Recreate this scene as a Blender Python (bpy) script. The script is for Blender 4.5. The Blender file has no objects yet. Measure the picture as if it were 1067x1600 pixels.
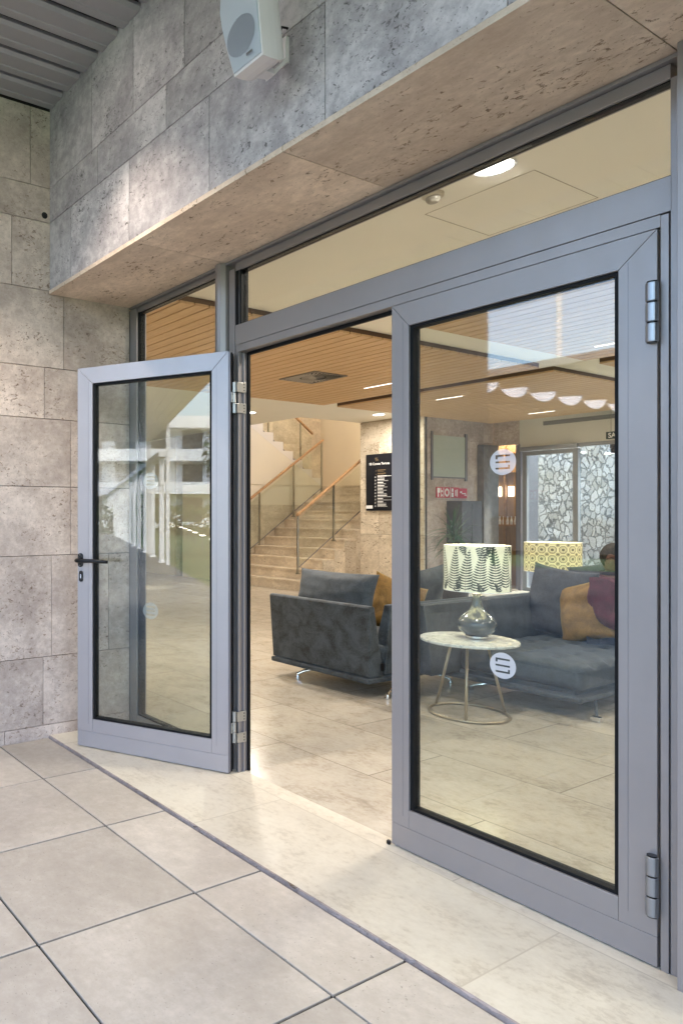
import bpy, bmesh, math, random
from math import sin, cos, pi, sqrt, radians
from mathutils import Vector, Matrix, noise as mnoise
random.seed(7)
SC = bpy.context.scene
COL = SC.collection

# ---------------------------------------------------------------- camera, world, light, exposure
cam_d = bpy.data.cameras.new('camera'); cam = bpy.data.objects.new('camera', cam_d); COL.objects.link(cam)
cam.location = (0, 0, 1.33)
cam.rotation_euler = (radians(90), 0, radians(60.43))
cam_d.sensor_fit = 'VERTICAL'; cam_d.sensor_height = 36; cam_d.sensor_width = 24
cam_d.lens = 36 * 1096.2 / 1600
cam_d.shift_x = (533.5 - 138) / 1600
cam_d.shift_y = 3 / 1600
cam_d.clip_start = .05; cam_d.clip_end = 2000
SC.camera = cam
SC.render.resolution_x = 682; SC.render.resolution_y = 1024

W = bpy.data.worlds.new('World'); SC.world = W; W.use_nodes = True
wn = W.node_tree.nodes; wl = W.node_tree.links
bg = wn['Background']
sky = wn.new('ShaderNodeTexSky'); sky.sky_type = 'NISHITA'; sky.sun_disc = False
sky.sun_elevation = radians(50); sky.sun_rotation = radians(30); sky.air_density = 1.2; sky.dust_density = 3.0; sky.ozone_density = 3.0
wl.new(sky.outputs[0], bg.inputs[0]); bg.inputs[1].default_value = 0.15

sd = bpy.data.lights.new('sun', 'SUN'); sd.energy = 1.6; sd.angle = radians(8); sd.color = (1, .97, .93)
sun = bpy.data.objects.new('sun', sd); COL.objects.link(sun)
sun.rotation_euler = (radians(40), 0, radians(150))

SC.view_settings.view_transform = 'Standard'; SC.view_settings.look = 'None'
SC.view_settings.exposure = 3.3; SC.view_settings.gamma = 1; SC.view_settings.use_curve_mapping = False
SC.render.engine = 'CYCLES'
SC.cycles.max_bounces = 12; SC.cycles.diffuse_bounces = 5; SC.cycles.glossy_bounces = 5
SC.cycles.transparent_max_bounces = 24; SC.cycles.transmission_bounces = 8
SC.cycles.sample_clamp_indirect = 6; SC.cycles.caustics_reflective = False; SC.cycles.caustics_refractive = False

# ---------------------------------------------------------------- helpers
def mat(name):
    m = bpy.data.materials.new(name); m.use_nodes = True
    return m, m.node_tree.nodes, m.node_tree.links, m.node_tree.nodes['Principled BSDF']
def N(nodes, t, **kw):
    n = nodes.new(t)
    for k, v in kw.items(): setattr(n, k, v)
    return n
def ramp(nodes, stops):
    r = nodes.new('ShaderNodeValToRGB'); e = r.color_ramp.elements
    while len(e) < len(stops): e.new(.5)
    for i, (p, c) in enumerate(stops):
        e[i].position = p; e[i].color = (*c, 1) if len(c) == 3 else c
    return r
def noise_node(nodes, links, coord, scale, detail=4, rough=.55, dist=0, stretch=None):
    n = nodes.new('ShaderNodeTexNoise'); n.inputs['Scale'].default_value = scale
    n.inputs['Detail'].default_value = detail; n.inputs['Roughness'].default_value = rough
    n.inputs['Distortion'].default_value = dist
    if stretch:
        mp = nodes.new('ShaderNodeMapping'); mp.inputs['Scale'].default_value = stretch
        links.new(coord, mp.inputs['Vector']); coord = mp.outputs[0]
    links.new(coord, n.inputs['Vector'])
    return n
def mixc(nodes, links, a, b, fac, mode='MIX'):
    m = nodes.new('ShaderNodeMix'); m.data_type = 'RGBA'; m.blend_type = mode
    for sock, v in ((m.inputs[6], a), (m.inputs[7], b), (m.inputs[0], fac)):
        if hasattr(v, 'links') or isinstance(v, bpy.types.NodeSocket): links.new(v, sock)
        elif isinstance(v, (tuple, list)): sock.default_value = (*v, 1)
        else: sock.default_value = v
    return m.outputs[2]
def mathn(nodes, links, op, a, b=None, c=None):
    m = nodes.new('ShaderNodeMath'); m.operation = op
    for i, v in enumerate((a, b, c)):
        if v is None: continue
        if isinstance(v, bpy.types.NodeSocket): links.new(v, m.inputs[i])
        else: m.inputs[i].default_value = v
    return m.outputs[0]

def plain(name, col, rough=.5, metal=0, spec=.5, var=0, vscale=8, bump=0, bscale=60, coat=0, sheen=0, emit=None, estr=0):
    m, n, l, b = mat(name)
    b.inputs['Roughness'].default_value = rough; b.inputs['Metallic'].default_value = metal
    b.inputs['Specular IOR Level'].default_value = spec
    b.inputs['Coat Weight'].default_value = coat; b.inputs['Sheen Weight'].default_value = sheen
    if sheen: b.inputs['Sheen Roughness'].default_value = .35
    tc = n.new('ShaderNodeTexCoord')
    if var:
        nz = noise_node(n, l, tc.outputs['Object'], vscale, 5, .6)
        r = ramp(n, [(.3, tuple(c * (1 - var) for c in col)), (.7, tuple(min(1, c * (1 + var)) for c in col))])
        l.new(nz.outputs[0], r.inputs[0]); l.new(r.outputs[0], b.inputs['Base Color'])
    else: b.inputs['Base Color'].default_value = (*col, 1)
    if bump:
        nz = noise_node(n, l, tc.outputs['Object'], bscale, 3)
        bp = n.new('ShaderNodeBump'); bp.inputs['Strength'].default_value = bump; bp.inputs['Distance'].default_value = .003
        l.new(nz.outputs[0], bp.inputs['Height']); l.new(bp.outputs[0], b.inputs['Normal'])
    if metal >= .3 and metal < 1:
        rz = noise_node(n, l, tc.outputs['Object'], 5, 6, .65, .3, (3, 3, 1)); fz = noise_node(n, l, tc.outputs['Object'], 300, 2, .5, 0, (1, 1, .03))
        l.new(mathn(n, l, 'MULTIPLY_ADD', rz.outputs[0], .22, rough - .11), b.inputs['Roughness'])
        bp = n.new('ShaderNodeBump'); bp.inputs['Strength'].default_value = .12; bp.inputs['Distance'].default_value = .0004
        l.new(fz.outputs[0], bp.inputs['Height']); l.new(bp.outputs[0], b.inputs['Normal'])
    if emit:
        b.inputs['Emission Color'].default_value = (*emit, 1); b.inputs['Emission Strength'].default_value = estr
    return m

def travertine(name, dark, light, pit=.5, rough=.75, pitcol=(.10, .06, .035), stretch=(1, 1, 2.2), pitscale=27):
    """veined, pitted limestone; each slab shifts its pattern and tone through the 'tone' attribute"""
    m, n, l, b = mat(name)
    tc = n.new('ShaderNodeTexCoord')
    at = N(n, 'ShaderNodeAttribute', attribute_name='tone')
    sc = N(n, 'ShaderNodeVectorMath', operation='SCALE'); sc.inputs['Scale'].default_value = 37.0
    l.new(at.outputs['Color'], sc.inputs[0])
    ad = N(n, 'ShaderNodeVectorMath', operation='ADD'); l.new(tc.outputs['Object'], ad.inputs[0]); l.new(sc.outputs[0], ad.inputs[1])
    co = ad.outputs[0]
    big = noise_node(n, l, co, 2.6, 8, .64, .15, (stretch[0], stretch[1], 1 + (stretch[2] - 1) * .3))
    fine = noise_node(n, l, co, 22, 8, .74, .1, (stretch[0], stretch[1], 1 + (stretch[2] - 1) * .4))
    mixf = mathn(n, l, 'MULTIPLY_ADD', fine.outputs[0], .45, mathn(n, l, 'MULTIPLY', big.outputs[0], .6))
    r = ramp(n, [(.40, dark), (.52, tuple((a + c) / 2 for a, c in zip(dark, light))), (.60, light), (.70, tuple(min(.85, c * 1.18) for c in light))])
    l.new(mixf, r.inputs[0])
    sp = n.new('ShaderNodeSeparateColor'); l.new(at.outputs['Color'], sp.inputs[0])
    tone = mathn(n, l, 'MULTIPLY_ADD', sp.outputs[0], .24, .88)
    comb = n.new('ShaderNodeCombineColor')
    for i in range(3): l.new(tone, comb.inputs[i])
    col = mixc(n, l, r.outputs[0], comb.outputs[0], 1.0, 'MULTIPLY')
    # pits gathered in drifts
    clus = noise_node(n, l, co, 3.0, 3, .6, .4, stretch)
    pitn = noise_node(n, l, co, pitscale, 4, .75, .8, (stretch[0], stretch[1], stretch[2] * 1.15))
    th = mathn(n, l, 'MULTIPLY_ADD', clus.outputs[0], -.36, (.835 - .07 * pit) if pit else 1.6)
    d = mathn(n, l, 'SUBTRACT', pitn.outputs[0], th)
    mask = mathn(n, l, 'MULTIPLY', d, 22); mask2 = mathn(n, l, 'MINIMUM', mathn(n, l, 'MAXIMUM', mask, 0), 1)
    # small scattered speckle
    vor = N(n, 'ShaderNodeTexNoise'); vor.inputs['Scale'].default_value = 130; vor.inputs['Detail'].default_value = 2
    l.new(co, vor.inputs['Vector'])
    s2 = mathn(n, l, 'MULTIPLY', mathn(n, l, 'SUBTRACT', vor.outputs[0], .68 if pit else .72), 12)
    s2 = mathn(n, l, 'MINIMUM', mathn(n, l, 'MAXIMUM', s2, 0), .75)
    allp = mathn(n, l, 'MAXIMUM', mask2, s2)
    col = mixc(n, l, col, pitcol, mathn(n, l, 'MULTIPLY', allp, .85))
    l.new(col, b.inputs['Base Color']); b.inputs['Roughness'].default_value = rough
    bp = n.new('ShaderNodeBump'); bp.inputs['Strength'].default_value = .6; bp.inputs['Distance'].default_value = .004
    h = mathn(n, l, 'SUBTRACT', mathn(n, l, 'MULTIPLY', fine.outputs[0], .25), allp)
    l.new(h, bp.inputs['Height']); l.new(bp.outputs[0], b.inputs['Normal'])
    return m

def glass(name, tint=(.895, .93, .91), r0=.06):
    m = bpy.data.materials.new(name); m.use_nodes = True
    n, l = m.node_tree.nodes, m.node_tree.links; n.clear()
    out = n.new('ShaderNodeOutputMaterial'); mix = n.new('ShaderNodeMixShader')
    tr = n.new('ShaderNodeBsdfTransparent'); tr.inputs[0].default_value = (*tint, 1)
    gl = n.new('ShaderNodeBsdfGlossy'); gl.inputs['Roughness'].default_value = 0
    ge = n.new('ShaderNodeNewGeometry')
    dt = N(n, 'ShaderNodeVectorMath', operation='DOT_PRODUCT'); l.new(ge.outputs['Normal'], dt.inputs[0]); l.new(ge.outputs['Incoming'], dt.inputs[1])
    a = mathn(n, l, 'ABSOLUTE', dt.outputs['Value'])
    p = mathn(n, l, 'POWER', mathn(n, l, 'SUBTRACT', 1, a), 5)
    f = mathn(n, l, 'MULTIPLY_ADD', p, 1 - r0, r0)
    l.new(f, mix.inputs[0]); l.new(tr.outputs[0], mix.inputs[1]); l.new(gl.outputs[0], mix.inputs[2])
    l.new(mix.outputs[0], out.inputs[0])
    return m

class B:
    """collects shapes in world coordinates"""
    def __init__(s): s.bm = bmesh.new(); s.tone = s.bm.faces.layers.float_color.new('tone') if False else None; s.t = {}
    def poly(s, pts, t=None):
        vs = [s.bm.verts.new(p) for p in pts]
        f = s.bm.faces.new(vs)
        if t is not None: s.t[f] = t
        return f
    def hexa(s, c, t=None):
        v = [s.bm.verts.new(p) for p in c]
        for q in ((0, 3, 2, 1), (4, 5, 6, 7), (0, 1, 5, 4), (1, 2, 6, 5), (2, 3, 7, 6), (3, 0, 4, 7)):
            f = s.bm.faces.new([v[i] for i in q])
            if t is not None: s.t[f] = t
    def box(s, x0, x1, y0, y1, z0, z1, t=None):
        s.hexa([(x0, y0, z0), (x1, y0, z0), (x1, y1, z0), (x0, y1, z0), (x0, y0, z1), (x1, y0, z1), (x1, y1, z1), (x0, y1, z1)], t)
        return s
    def fbox(s, F, a0, a1, b0, b1, z0, z1, t=None):
        s.hexa([F(a0, b0, z0), F(a1, b0, z0), F(a1, b1, z0), F(a0, b1, z0), F(a0, b0, z1), F(a1, b0, z1), F(a1, b1, z1), F(a0, b1, z1)], t)
        return s
    def prism(s, P0, P1):
        """two matching outlines"""
        a = [s.bm.verts.new(p) for p in P0]; b = [s.bm.verts.new(p) for p in P1]; k = len(a)
        s.bm.faces.new(a[::-1]); s.bm.faces.new(b)
        for i in range(k): s.bm.faces.new((a[i], a[(i + 1) % k], b[(i + 1) % k], b[i]))
        return s
    def rings(s, rings, close=True, cap=True):
        R = [[s.bm.verts.new(p) for p in r] for r in rings]; k = len(R[0])
        for r0, r1 in zip(R, R[1:]):
            for i in range(k if close else k - 1): s.bm.faces.new((r0[i], r0[(i + 1) % k], r1[(i + 1) % k], r1[i]))
        if cap and close: s.bm.faces.new(R[0][::-1]); s.bm.faces.new(R[-1])
        return s
    def tube(s, pts, r, n=10, cap=True):
        pts = [Vector(p) for p in pts]; rr = r if isinstance(r, (list, tuple)) else [r] * len(pts)
        rings = []; prev = None
        for i, p in enumerate(pts):
            d = (pts[min(i + 1, len(pts) - 1)] - pts[max(i - 1, 0)]).normalized()
            if prev is None:
                a = d.orthogonal().normalized()
            else: a = (prev - d * prev.dot(d)).normalized()
            prev = a; c = d.cross(a)
            rings.append([p + (a * cos(2 * pi * k / n) + c * sin(2 * pi * k / n)) * rr[i] for k in range(n)])
        return s.rings(rings, True, cap)
    def lathe(s, cx, cy, prof, n=40, cap=True):
        return s.rings([[(cx + r * cos(2 * pi * k / n), cy + r * sin(2 * pi * k / n), z) for k in range(n)] for r, z in prof], True, cap)
    def torus(s, c, R, r, n=48, m=8, sq=1):
        rings = [[Vector(c) + Vector(((R + r * cos(2 * pi * j / m)) * cos(2 * pi * i / n), (R + r * cos(2 * pi * j / m)) * sin(2 * pi * i / n), sq * r * sin(2 * pi * j / m))) for j in range(m)] for i in range(n + 1)]
        return s.rings(rings, True, False)
    def blob(s, c, rx, ry, rz, nu=20, nv=14, M=None, fn=None):
        rings = []
        for j in range(1, nv):
            th = pi * j / nv; r = []
            for i in range(nu):
                ph = 2 * pi * i / nu
                v = Vector((rx * sin(th) * cos(ph), ry * sin(th) * sin(ph), rz * cos(th)))
                if fn: v = fn(v, th, ph)
                if M: v = M @ v
                r.append(Vector(c) + v)
            rings.append(r)
        return s.rings(rings, True, True)
    def slabs(s, F, n0, n1, z0, z1, edges, gap=.0035, seed=None):
        rnd = random.Random(int(z0 * 1000) + (seed or 0))
        for a, b in zip(edges, edges[1:]):
            t = (rnd.random(), rnd.random(), rnd.random(), 1)
            s.fbox(F, a + gap / 2, b - gap / 2, n0, n1, z0 + gap / 2, z1 - gap / 2, t)

ORG = {}
def thing(name, label, cat, loc=(0, 0, 0), group=None, kind=None):
    o = bpy.data.objects.new(name, None); COL.objects.link(o); o.location = loc; o.empty_display_size = .1
    o['label'] = label; o['category'] = cat
    if group: o['group'] = group
    ORG[o.name] = Vector(loc); return o
def part(name, b, m, parent=None, loc=None, smooth=False, bevel=0, label=None, recalc=True, solid=0, weld=False):
    bm = b.bm if isinstance(b, B) else b
    if weld: bmesh.ops.remove_doubles(bm, verts=bm.verts, dist=1e-5)
    if recalc: bmesh.ops.recalc_face_normals(bm, faces=bm.faces)
    base = ORG[parent.name] if parent else Vector(loc or (0, 0, 0))
    me = bpy.data.meshes.new(name)
    tones = None
    if isinstance(b, B) and b.t: tones = [b.t.get(f, (.5, .5, .5, 1)) for f in bm.faces]
    for v in bm.verts: v.co -= base
    bm.to_mesh(me); bm.free()
    if tones:
        ca = me.attributes.new('tone', 'FLOAT_COLOR', 'CORNER')
        for p in me.polygons:
            for li in p.loop_indices: ca.data[li].color = tones[p.index]
    if isinstance(m, (list, tuple)):
        for mm in m: me.materials.append(mm)
    else: me.materials.append(m)
    if smooth:
        for p in me.polygons: p.use_smooth = True
    o = bpy.data.objects.new(name, me); COL.objects.link(o)
    if parent: o.parent = parent
    else: o.location = base
    ORG[o.name] = base.copy()
    if bevel:
        md = o.modifiers.new('bevel', 'BEVEL'); md.width = bevel; md.segments = 2; md.limit_method = 'ANGLE'; md.angle_limit = radians(40)
    if smooth == 'auto':
        pass
    if label: o['label'] = label
    return o
def solo(name, b, m, label, cat, loc=(0, 0, 0), group=None, **k):
    o = part(name, b, m, None, loc, **k); o['label'] = label; o['category'] = cat
    if group: o['group'] = group
    return o
def struct(name, b, m, kind='structure', **k):
    o = part(name, b, m, None, **k); o['kind'] = kind; return o
def lamp(kind, loc, energy, col, size=.15, spot=None, blend=.3, parent=None, target=None):
    d = bpy.data.lights.new('light', kind); d.energy = energy; d.color = col
    if kind == 'AREA': d.shape = 'DISK'; d.size = size
    elif kind == 'SPOT': d.spot_size = spot; d.spot_blend = blend; d.shadow_soft_size = size
    else: d.shadow_soft_size = size
    o = bpy.data.objects.new('light', d); COL.objects.link(o)
    o.location = Vector(loc) - (ORG[parent.name] if parent else Vector((0, 0, 0)))
    if parent: o.parent = parent
    if target is not None:
        o.rotation_euler = (Vector(target) - Vector(loc)).to_track_quat('-Z', 'Y').to_euler()
    return o
def text_mesh(body, size, F, mat_, parent, name='lettering', align='LEFT', ext=.0006, spacing=1.0, bold=0):
    """F maps (x, z) of the lettering to the world"""
    cu = bpy.data.curves.new(name, 'FONT'); cu.body = body; cu.size = size; cu.align_x = align; cu.space_character = spacing
    cu.offset = bold
    o = bpy.data.objects.new(name, cu); COL.objects.link(o)
    dg = bpy.context.evaluated_depsgraph_get(); me = bpy.data.meshes.new_from_object(o.evaluated_get(dg))
    bpy.data.objects.remove(o)
    base = ORG[parent.name]
    for v in me.vertices: v.co = Vector(F(v.co.x, v.co.y)) - base
    me.materials.clear(); me.materials.append(mat_)
    me.name = name
    o = bpy.data.objects.new(name, me); COL.objects.link(o); o.parent = parent; ORG[o.name] = base.copy()
    return o

# ---------------------------------------------------------------- materials
M_wall = travertine('travertine_grey', (.345, .275, .245), (.575, .48, .43), .62, pitcol=(.15, .09, .06), stretch=(1, 1, 1.4), pitscale=44)
M_head = travertine('travertine_header', (.235, .212, .225), (.49, .45, .46), .5, pitcol=(.07, .06, .06), stretch=(1, 1, 1.1), pitscale=50)
M_soff = travertine('travertine_soffit', (.50, .385, .30), (.70, .565, .45), .55, stretch=(1, 1.6, 1), pitcol=(.17, .10, .055))
M_pill = travertine('travertine_pillar', (.46, .38, .28), (.66, .57, .45), 1.0, pitcol=(.16, .10, .05), pitscale=16)
M_stair = travertine('travertine_stair', (.45, .36, .265), (.66, .56, .43), .2, rough=.4)
M_edge = travertine('step_edge_stone', (.17, .135, .125), (.32, .265, .25), .5)
def marble(name, tile, c0, c1, rough, jcol=.72, off=.5):
    m, n, l, b = mat(name)
    tc = n.new('ShaderNodeTexCoord'); co = tc.outputs['Object']
    br = n.new('ShaderNodeTexBrick'); br.offset = off; br.squash = 1
    br.inputs['Scale'].default_value = 1; br.inputs['Brick Width'].default_value = tile[0]; br.inputs['Row Height'].default_value = tile[1]
    br.inputs['Mortar Size'].default_value = .0028; br.inputs['Mortar Smooth'].default_value = .1
    br.inputs['Color1'].default_value = (0, 0, 0, 1); br.inputs['Color2'].default_value = (1, 1, 1, 1); br.inputs['Mortar'].default_value = (.5, .5, .5, 1)
    l.new(co, br.inputs['Vector'])
    sc = N(n, 'ShaderNodeVectorMath', operation='SCALE'); sc.inputs['Scale'].default_value = 23; l.new(br.outputs['Color'], sc.inputs[0])
    ad = N(n, 'ShaderNodeVectorMath', operation='ADD'); l.new(co, ad.inputs[0]); l.new(sc.outputs[0], ad.inputs[1])
    cloud = noise_node(n, l, ad.outputs[0], 5.5, 8, .62, .3, (1, 1.15, 1))
    spots = noise_node(n, l, ad.outputs[0], 34, 8, .72, .2, (1, 1.3, 1))
    f = mathn(n, l, 'MULTIPLY_ADD', spots.outputs[0], .5, mathn(n, l, 'MULTIPLY', cloud.outputs[0], .5))
    r = ramp(n, [(.34, tuple(x * .84 for x in c0)), (.42, tuple(x * .97 for x in c0)), (.47, tuple((x * .45 + y * .55) for x, y in zip(c0, c1))), (.56, c1), (.68, tuple(min(1, x * 1.05) for x in c1))])
    l.new(f, r.inputs[0])
    sep = n.new('ShaderNodeSeparateColor'); l.new(br.outputs['Color'], sep.inputs[0])
    tone = mathn(n, l, 'MULTIPLY_ADD', sep.outputs[0], .13, .93)
    cmb = n.new('ShaderNodeCombineColor')
    for i in range(3): l.new(tone, cmb.inputs[i])
    col = mixc(n, l, r.outputs[0], cmb.outputs[0], 1.0, 'MULTIPLY')
    col = mixc(n, l, col, tuple(x * jcol for x in c0), br.outputs['Fac'])
    l.new(col, b.inputs['Base Color'])
    b.inputs['Specular IOR Level'].default_value = .32
    rr = mathn(n, l, 'MULTIPLY_ADD', spots.outputs[0], .14, rough - .05)
    l.new(rr, b.inputs['Roughness'])
    return m
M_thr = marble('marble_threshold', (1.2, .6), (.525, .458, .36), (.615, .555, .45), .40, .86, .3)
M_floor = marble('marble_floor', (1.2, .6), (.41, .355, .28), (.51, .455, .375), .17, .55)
M_tile = travertine('porcelain_tile', (.365, .315, .26), (.465, .408, .345), -.7, rough=.55, pitcol=(.24, .21, .18), stretch=(1, 1, 1))
M_grout = plain('grout', (.018, .017, .016), .9)
M_joint = plain('joint_backing', (.035, .032, .03), .9)  # dark backing behind the open slab joints
M_alu = plain('anodised_aluminium', (.290, .268, .268), .42, .5, var=.04, vscale=3)
M_alu_dark = plain('aluminium_reveal', (.205, .195, .215), .4, .6)
M_alu_light = plain('aluminium_leaf', (.345, .322, .338), .38, .5, var=.03, vscale=3)
M_hinge = plain('hinge_alloy', (.42, .41, .39), .35, .7)
M_hinge_d = plain('hinge_satin', (.30, .31, .335), .35, .8)
M_rubber = plain('black_gasket', (.004, .004, .005), .6, spec=.2)
M_black = plain('black_handle_paint', (.005, .005, .006), .3, spec=.35)
M_chrome = plain('chrome', (.75, .75, .75), .12, 1)
M_steel = plain('brushed_steel_post', (.42, .43, .41), .22, 1)
M_glass = glass('clear_glass')
M_glass_clear = glass('transom_glass', (.97, .98, .965), .055)
M_glass_in = glass('balustrade_glass', (.955, .975, .96), .05)
M_frost = plain('frosted_film', (.66, .66, .70), .7)
_n, _l = M_frost.node_tree.nodes, M_frost.node_tree.links
_mx = _n.new('ShaderNodeMixShader'); _tr = _n.new('ShaderNodeBsdfTransparent'); _mx.inputs[0].default_value = .62
_l.new(_tr.outputs[0], _mx.inputs[1]); _l.new(_n['Principled BSDF'].outputs[0], _mx.inputs[2]); _l.new(_mx.outputs[0], _n['Material Output'].inputs[0])
M_frost2 = M_frost.copy()
for _q in M_frost2.node_tree.nodes:
    if _q.type == 'MIX_SHADER': _q.inputs[0].default_value = .34
M_white = plain('white_plastic', (.66, .62, .62), .4, var=.02)
M_grille = plain('speaker_grille_paint', (.40, .425, .47), .5)
M_plaster = plain('cream_plaster', (.80, .775, .69), .85, var=.02, vscale=1.5)
M_plaster2 = plain('stair_plaster', (.70, .62, .49), .85, var=.02, vscale=1.5)
M_slat_metal = plain('grey_metal_slat', (.34, .325, .33), .42, .25, var=.03)
M_dark = plain('ceiling_void', (.02, .02, .022), .9)
M_emit = plain('lamp_diffuser', (1, 1, 1), .5, emit=(1, .95, .88), estr=2.2)
M_emit_strip = plain('strip_diffuser', (1, 1, 1), .5, emit=(1, .95, .88), estr=.4)
M_whitepaint = plain('white_paint', (.78, .79, .82), .5, var=.03)
M_trim = plain('white_trim', (.7, .7, .68), .4)
def wood(name, c0, c1, axis=0, rough=.45):
    m, n, l, b = mat(name)
    tc = n.new('ShaderNodeTexCoord'); at = N(n, 'ShaderNodeAttribute', attribute_name='tone')
    sc = N(n, 'ShaderNodeVectorMath', operation='SCALE'); sc.inputs['Scale'].default_value = 19; l.new(at.outputs['Color'], sc.inputs[0])
    ad = N(n, 'ShaderNodeVectorMath', operation='ADD'); l.new(tc.outputs['Object'], ad.inputs[0]); l.new(sc.outputs[0], ad.inputs[1])
    st = [14, 14, 14]; st[axis] = 1
    g = noise_node(n, l, ad.outputs[0], 2.2, 6, .6, .4, tuple(st))
    r = ramp(n, [(.3, c0), (.7, c1)]); l.new(g.outputs[0], r.inputs[0]); l.new(r.outputs[0], b.inputs['Base Color'])
    b.inputs['Roughness'].default_value = rough
    return m
M_wood = wood('ceiling_wood', (.50, .32, .16), (.66, .45, .25), 0)
M_rail = wood('handrail_wood', (.30, .16, .07), (.46, .27, .13), 1)
M_path = None
M_cab = wood('cabinet_wood', (.30, .18, .09), (.42, .27, .15), 2)
def velvet(name, c0, c1, sheen=.6):
    m, n, l, b = mat(name); tc = n.new('ShaderNodeTexCoord')
    a = noise_node(n, l, tc.outputs['Object'], 9, 6, .7, .6); c = noise_node(n, l, tc.outputs['Object'], 120, 3, .6)
    f = mathn(n, l, 'MULTIPLY_ADD', c.outputs[0], .3, mathn(n, l, 'MULTIPLY', a.outputs[0], .75))
    r = ramp(n, [(.41, c0), (.61, c1)]); l.new(f, r.inputs[0]); l.new(r.outputs[0], b.inputs['Base Color'])
    b.inputs['Roughness'].default_value = .65; b.inputs['Sheen Weight'].default_value = sheen; b.inputs['Sheen Roughness'].default_value = .4
    b.inputs['Sheen Tint'].default_value = (*[min(1, x * 5 + .2) for x in c1], 1)
    bp = n.new('ShaderNodeBump'); bp.inputs['Strength'].default_value = .35; bp.inputs['Distance'].default_value = .004
    l.new(f, bp.inputs['Height']); l.new(bp.outputs[0], b.inputs['Normal'])
    return m
M_sofa = velvet('charcoal_velvet', (.008, .012, .016), (.052, .066, .080), .25)
M_sofa2 = velvet('grey_velvet', (.020, .027, .035), (.048, .060, .074), .2)
M_teal = velvet('teal_velvet', (.014, .018, .031), (.038, .046, .068), .2)
M_grcush = velvet('slate_velvet', (.022, .030, .038), (.055, .068, .082), .25)
M_must = velvet('mustard_velvet', (.16, .078, .010), (.30, .155, .028), .2)

# ---------------------------------------------------------------- setting: ground, floors
ID = lambda a, n, z: (a, n, z)
b = B(); b.box(-400, 400, -400, 400, -.30, -.16)
lawn = plain('lawn_grass', (.055, .10, .032), .9, var=.35, vscale=2, bump=.6, bscale=40)
struct('ground', b, lawn)
b = B(); b.box(-3.9, 6, -1.55, 1.874, -.30, -.0175); struct('paving_bed', b, M_grout)
# porcelain tiles, square, laid with open joints
b = B(); rnd = random.Random(3)
G = .6125
xs = [-1.361 + G * k for k in range(-10, 9)]
ys = [.942 + G * k for k in range(-4, 2)] + [1.868]
for x0 in xs:
    for y0, y1 in zip(ys, ys[1:]):
        x1 = min(x0 + G, 4.0); xa = x0
        if y0 >= -1.3:
            if x1 < -3.77: continue
            xa = max(x0, -3.772)
            if x1 - xa < .02: continue
        elif x1 < -3.3: continue
        b.box(xa + .0042, x1 - .0042, y0 + .0042, y1 - .0042, -.020, -.010 + rnd.uniform(-.0006, .0006), (rnd.random(), rnd.random(), rnd.random(), 1))
tl = struct('pavement', b, M_tile, bevel=.0015)
b = B()
b.box(-3.9, -1.15, -60, -1.56, -.30, -.026, (.4, .3, .2, 1)); b.box(-1.149, 6, -5, -1.56, -.30, -.026, (.4, .3, .2, 1)); struct('path', b, travertine('path_granite', (.13, .13, .135), (.20, .20, .205), .1))
b = B(); b.box(-16, -3.905, -15, -1.56, -.30, -.12); b.box(-16, -4.19, -1.559, 1.5, -.30, -.12); struct('dark_ground', b, plain('dark_ground_grey', (.055, .054, .055), .85, var=.25, vscale=5, bump=.4, bscale=80))  # added unseen dark ground, keeps the closed door reflection dim
# marble floor of the lobby and the door sill
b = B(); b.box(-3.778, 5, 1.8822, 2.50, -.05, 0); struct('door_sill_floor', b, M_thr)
# chipped front edge of the sill slab
b = B(); rnd = random.Random(11); x = -3.778; prevc = 0
pts = []
while x < 4.2:
    pts.append((x, 1.874 + (rnd.random() ** 9) * .007, -.0 - (rnd.random() ** 8) * .006)); x += rnd.uniform(.006, .022)
for (xa, ya, za), (xb, yb, zb) in zip(pts, pts[1:]):
    b.hexa([(xa, 1.872, -.03), (xb, 1.872, -.03), (xb, 1.882, -.03), (xa, 1.882, -.03), (xa, ya, za), (xb, yb, zb), (xb, 1.882, 0), (xa, 1.882, 0)])
for k, f in enumerate(b.bm.faces): b.t[f] = (.4, .6, .3, 1)
struct('sill_edge', b, M_edge, weld=True)
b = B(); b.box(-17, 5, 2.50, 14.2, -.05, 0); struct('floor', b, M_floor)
b = B(); b.box(-11, 5, 14.2, 30, -.05, -.02, (.5, .2, .4, 1)); struct('rear_pavement', b, M_tile)

# ---------------------------------------------------------------- left stone wall
FX = lambda a, n, z: (-3.778 - n, a, z)      # a along Y, n into the wall
w = thing('stone_wall', 'grey beige travertine clad side wall of large slabs, left of the open door', 'wall', (-3.9, .5, 0))
zc = [-.03, .067, .476, 1.082, 1.493, 1.90, 2.207, 2.668, 3.075, 3.282, 3.744, 4.2]
ref = [2.2, 1.836, 1.891, 2.022, 1.41, 1.844, 1.974, 1.633, 1.30, 1.752, 1.5]
b = B()
for i, (z0, z1) in enumerate(zip(zc, zc[1:])):
    if z0 > 3.7: continue
    e = [ref[i] - .6125 * k for k in range(0, 7) if ref[i] - .6125 * k > -1.3] ; e = [-1.36] + sorted(e)
    if i == 2: e += [2.292]
    elif ref[i] + .6125 < 2.40: e += [ref[i] + .6125]
    e += [2.45]
    b.slabs(FX, 0, .025, z0, z1, e, seed=i)
FE = lambda a, n, z: (a, -1.385 + n, z)
for i, (z0, z1) in enumerate(zip(zc, zc[1:])):
    if z0 < 3.7: b.slabs(FE, 0, .024, z0, z1, [-4.178, -3.78], seed=40 + i)
part('cladding', b, M_wall, w, bevel=.001)
b = B(); b.box(-4.178, -3.7985, -1.36, 2.455, -.05, 3.8195); part('core', b, M_joint, w)
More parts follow.
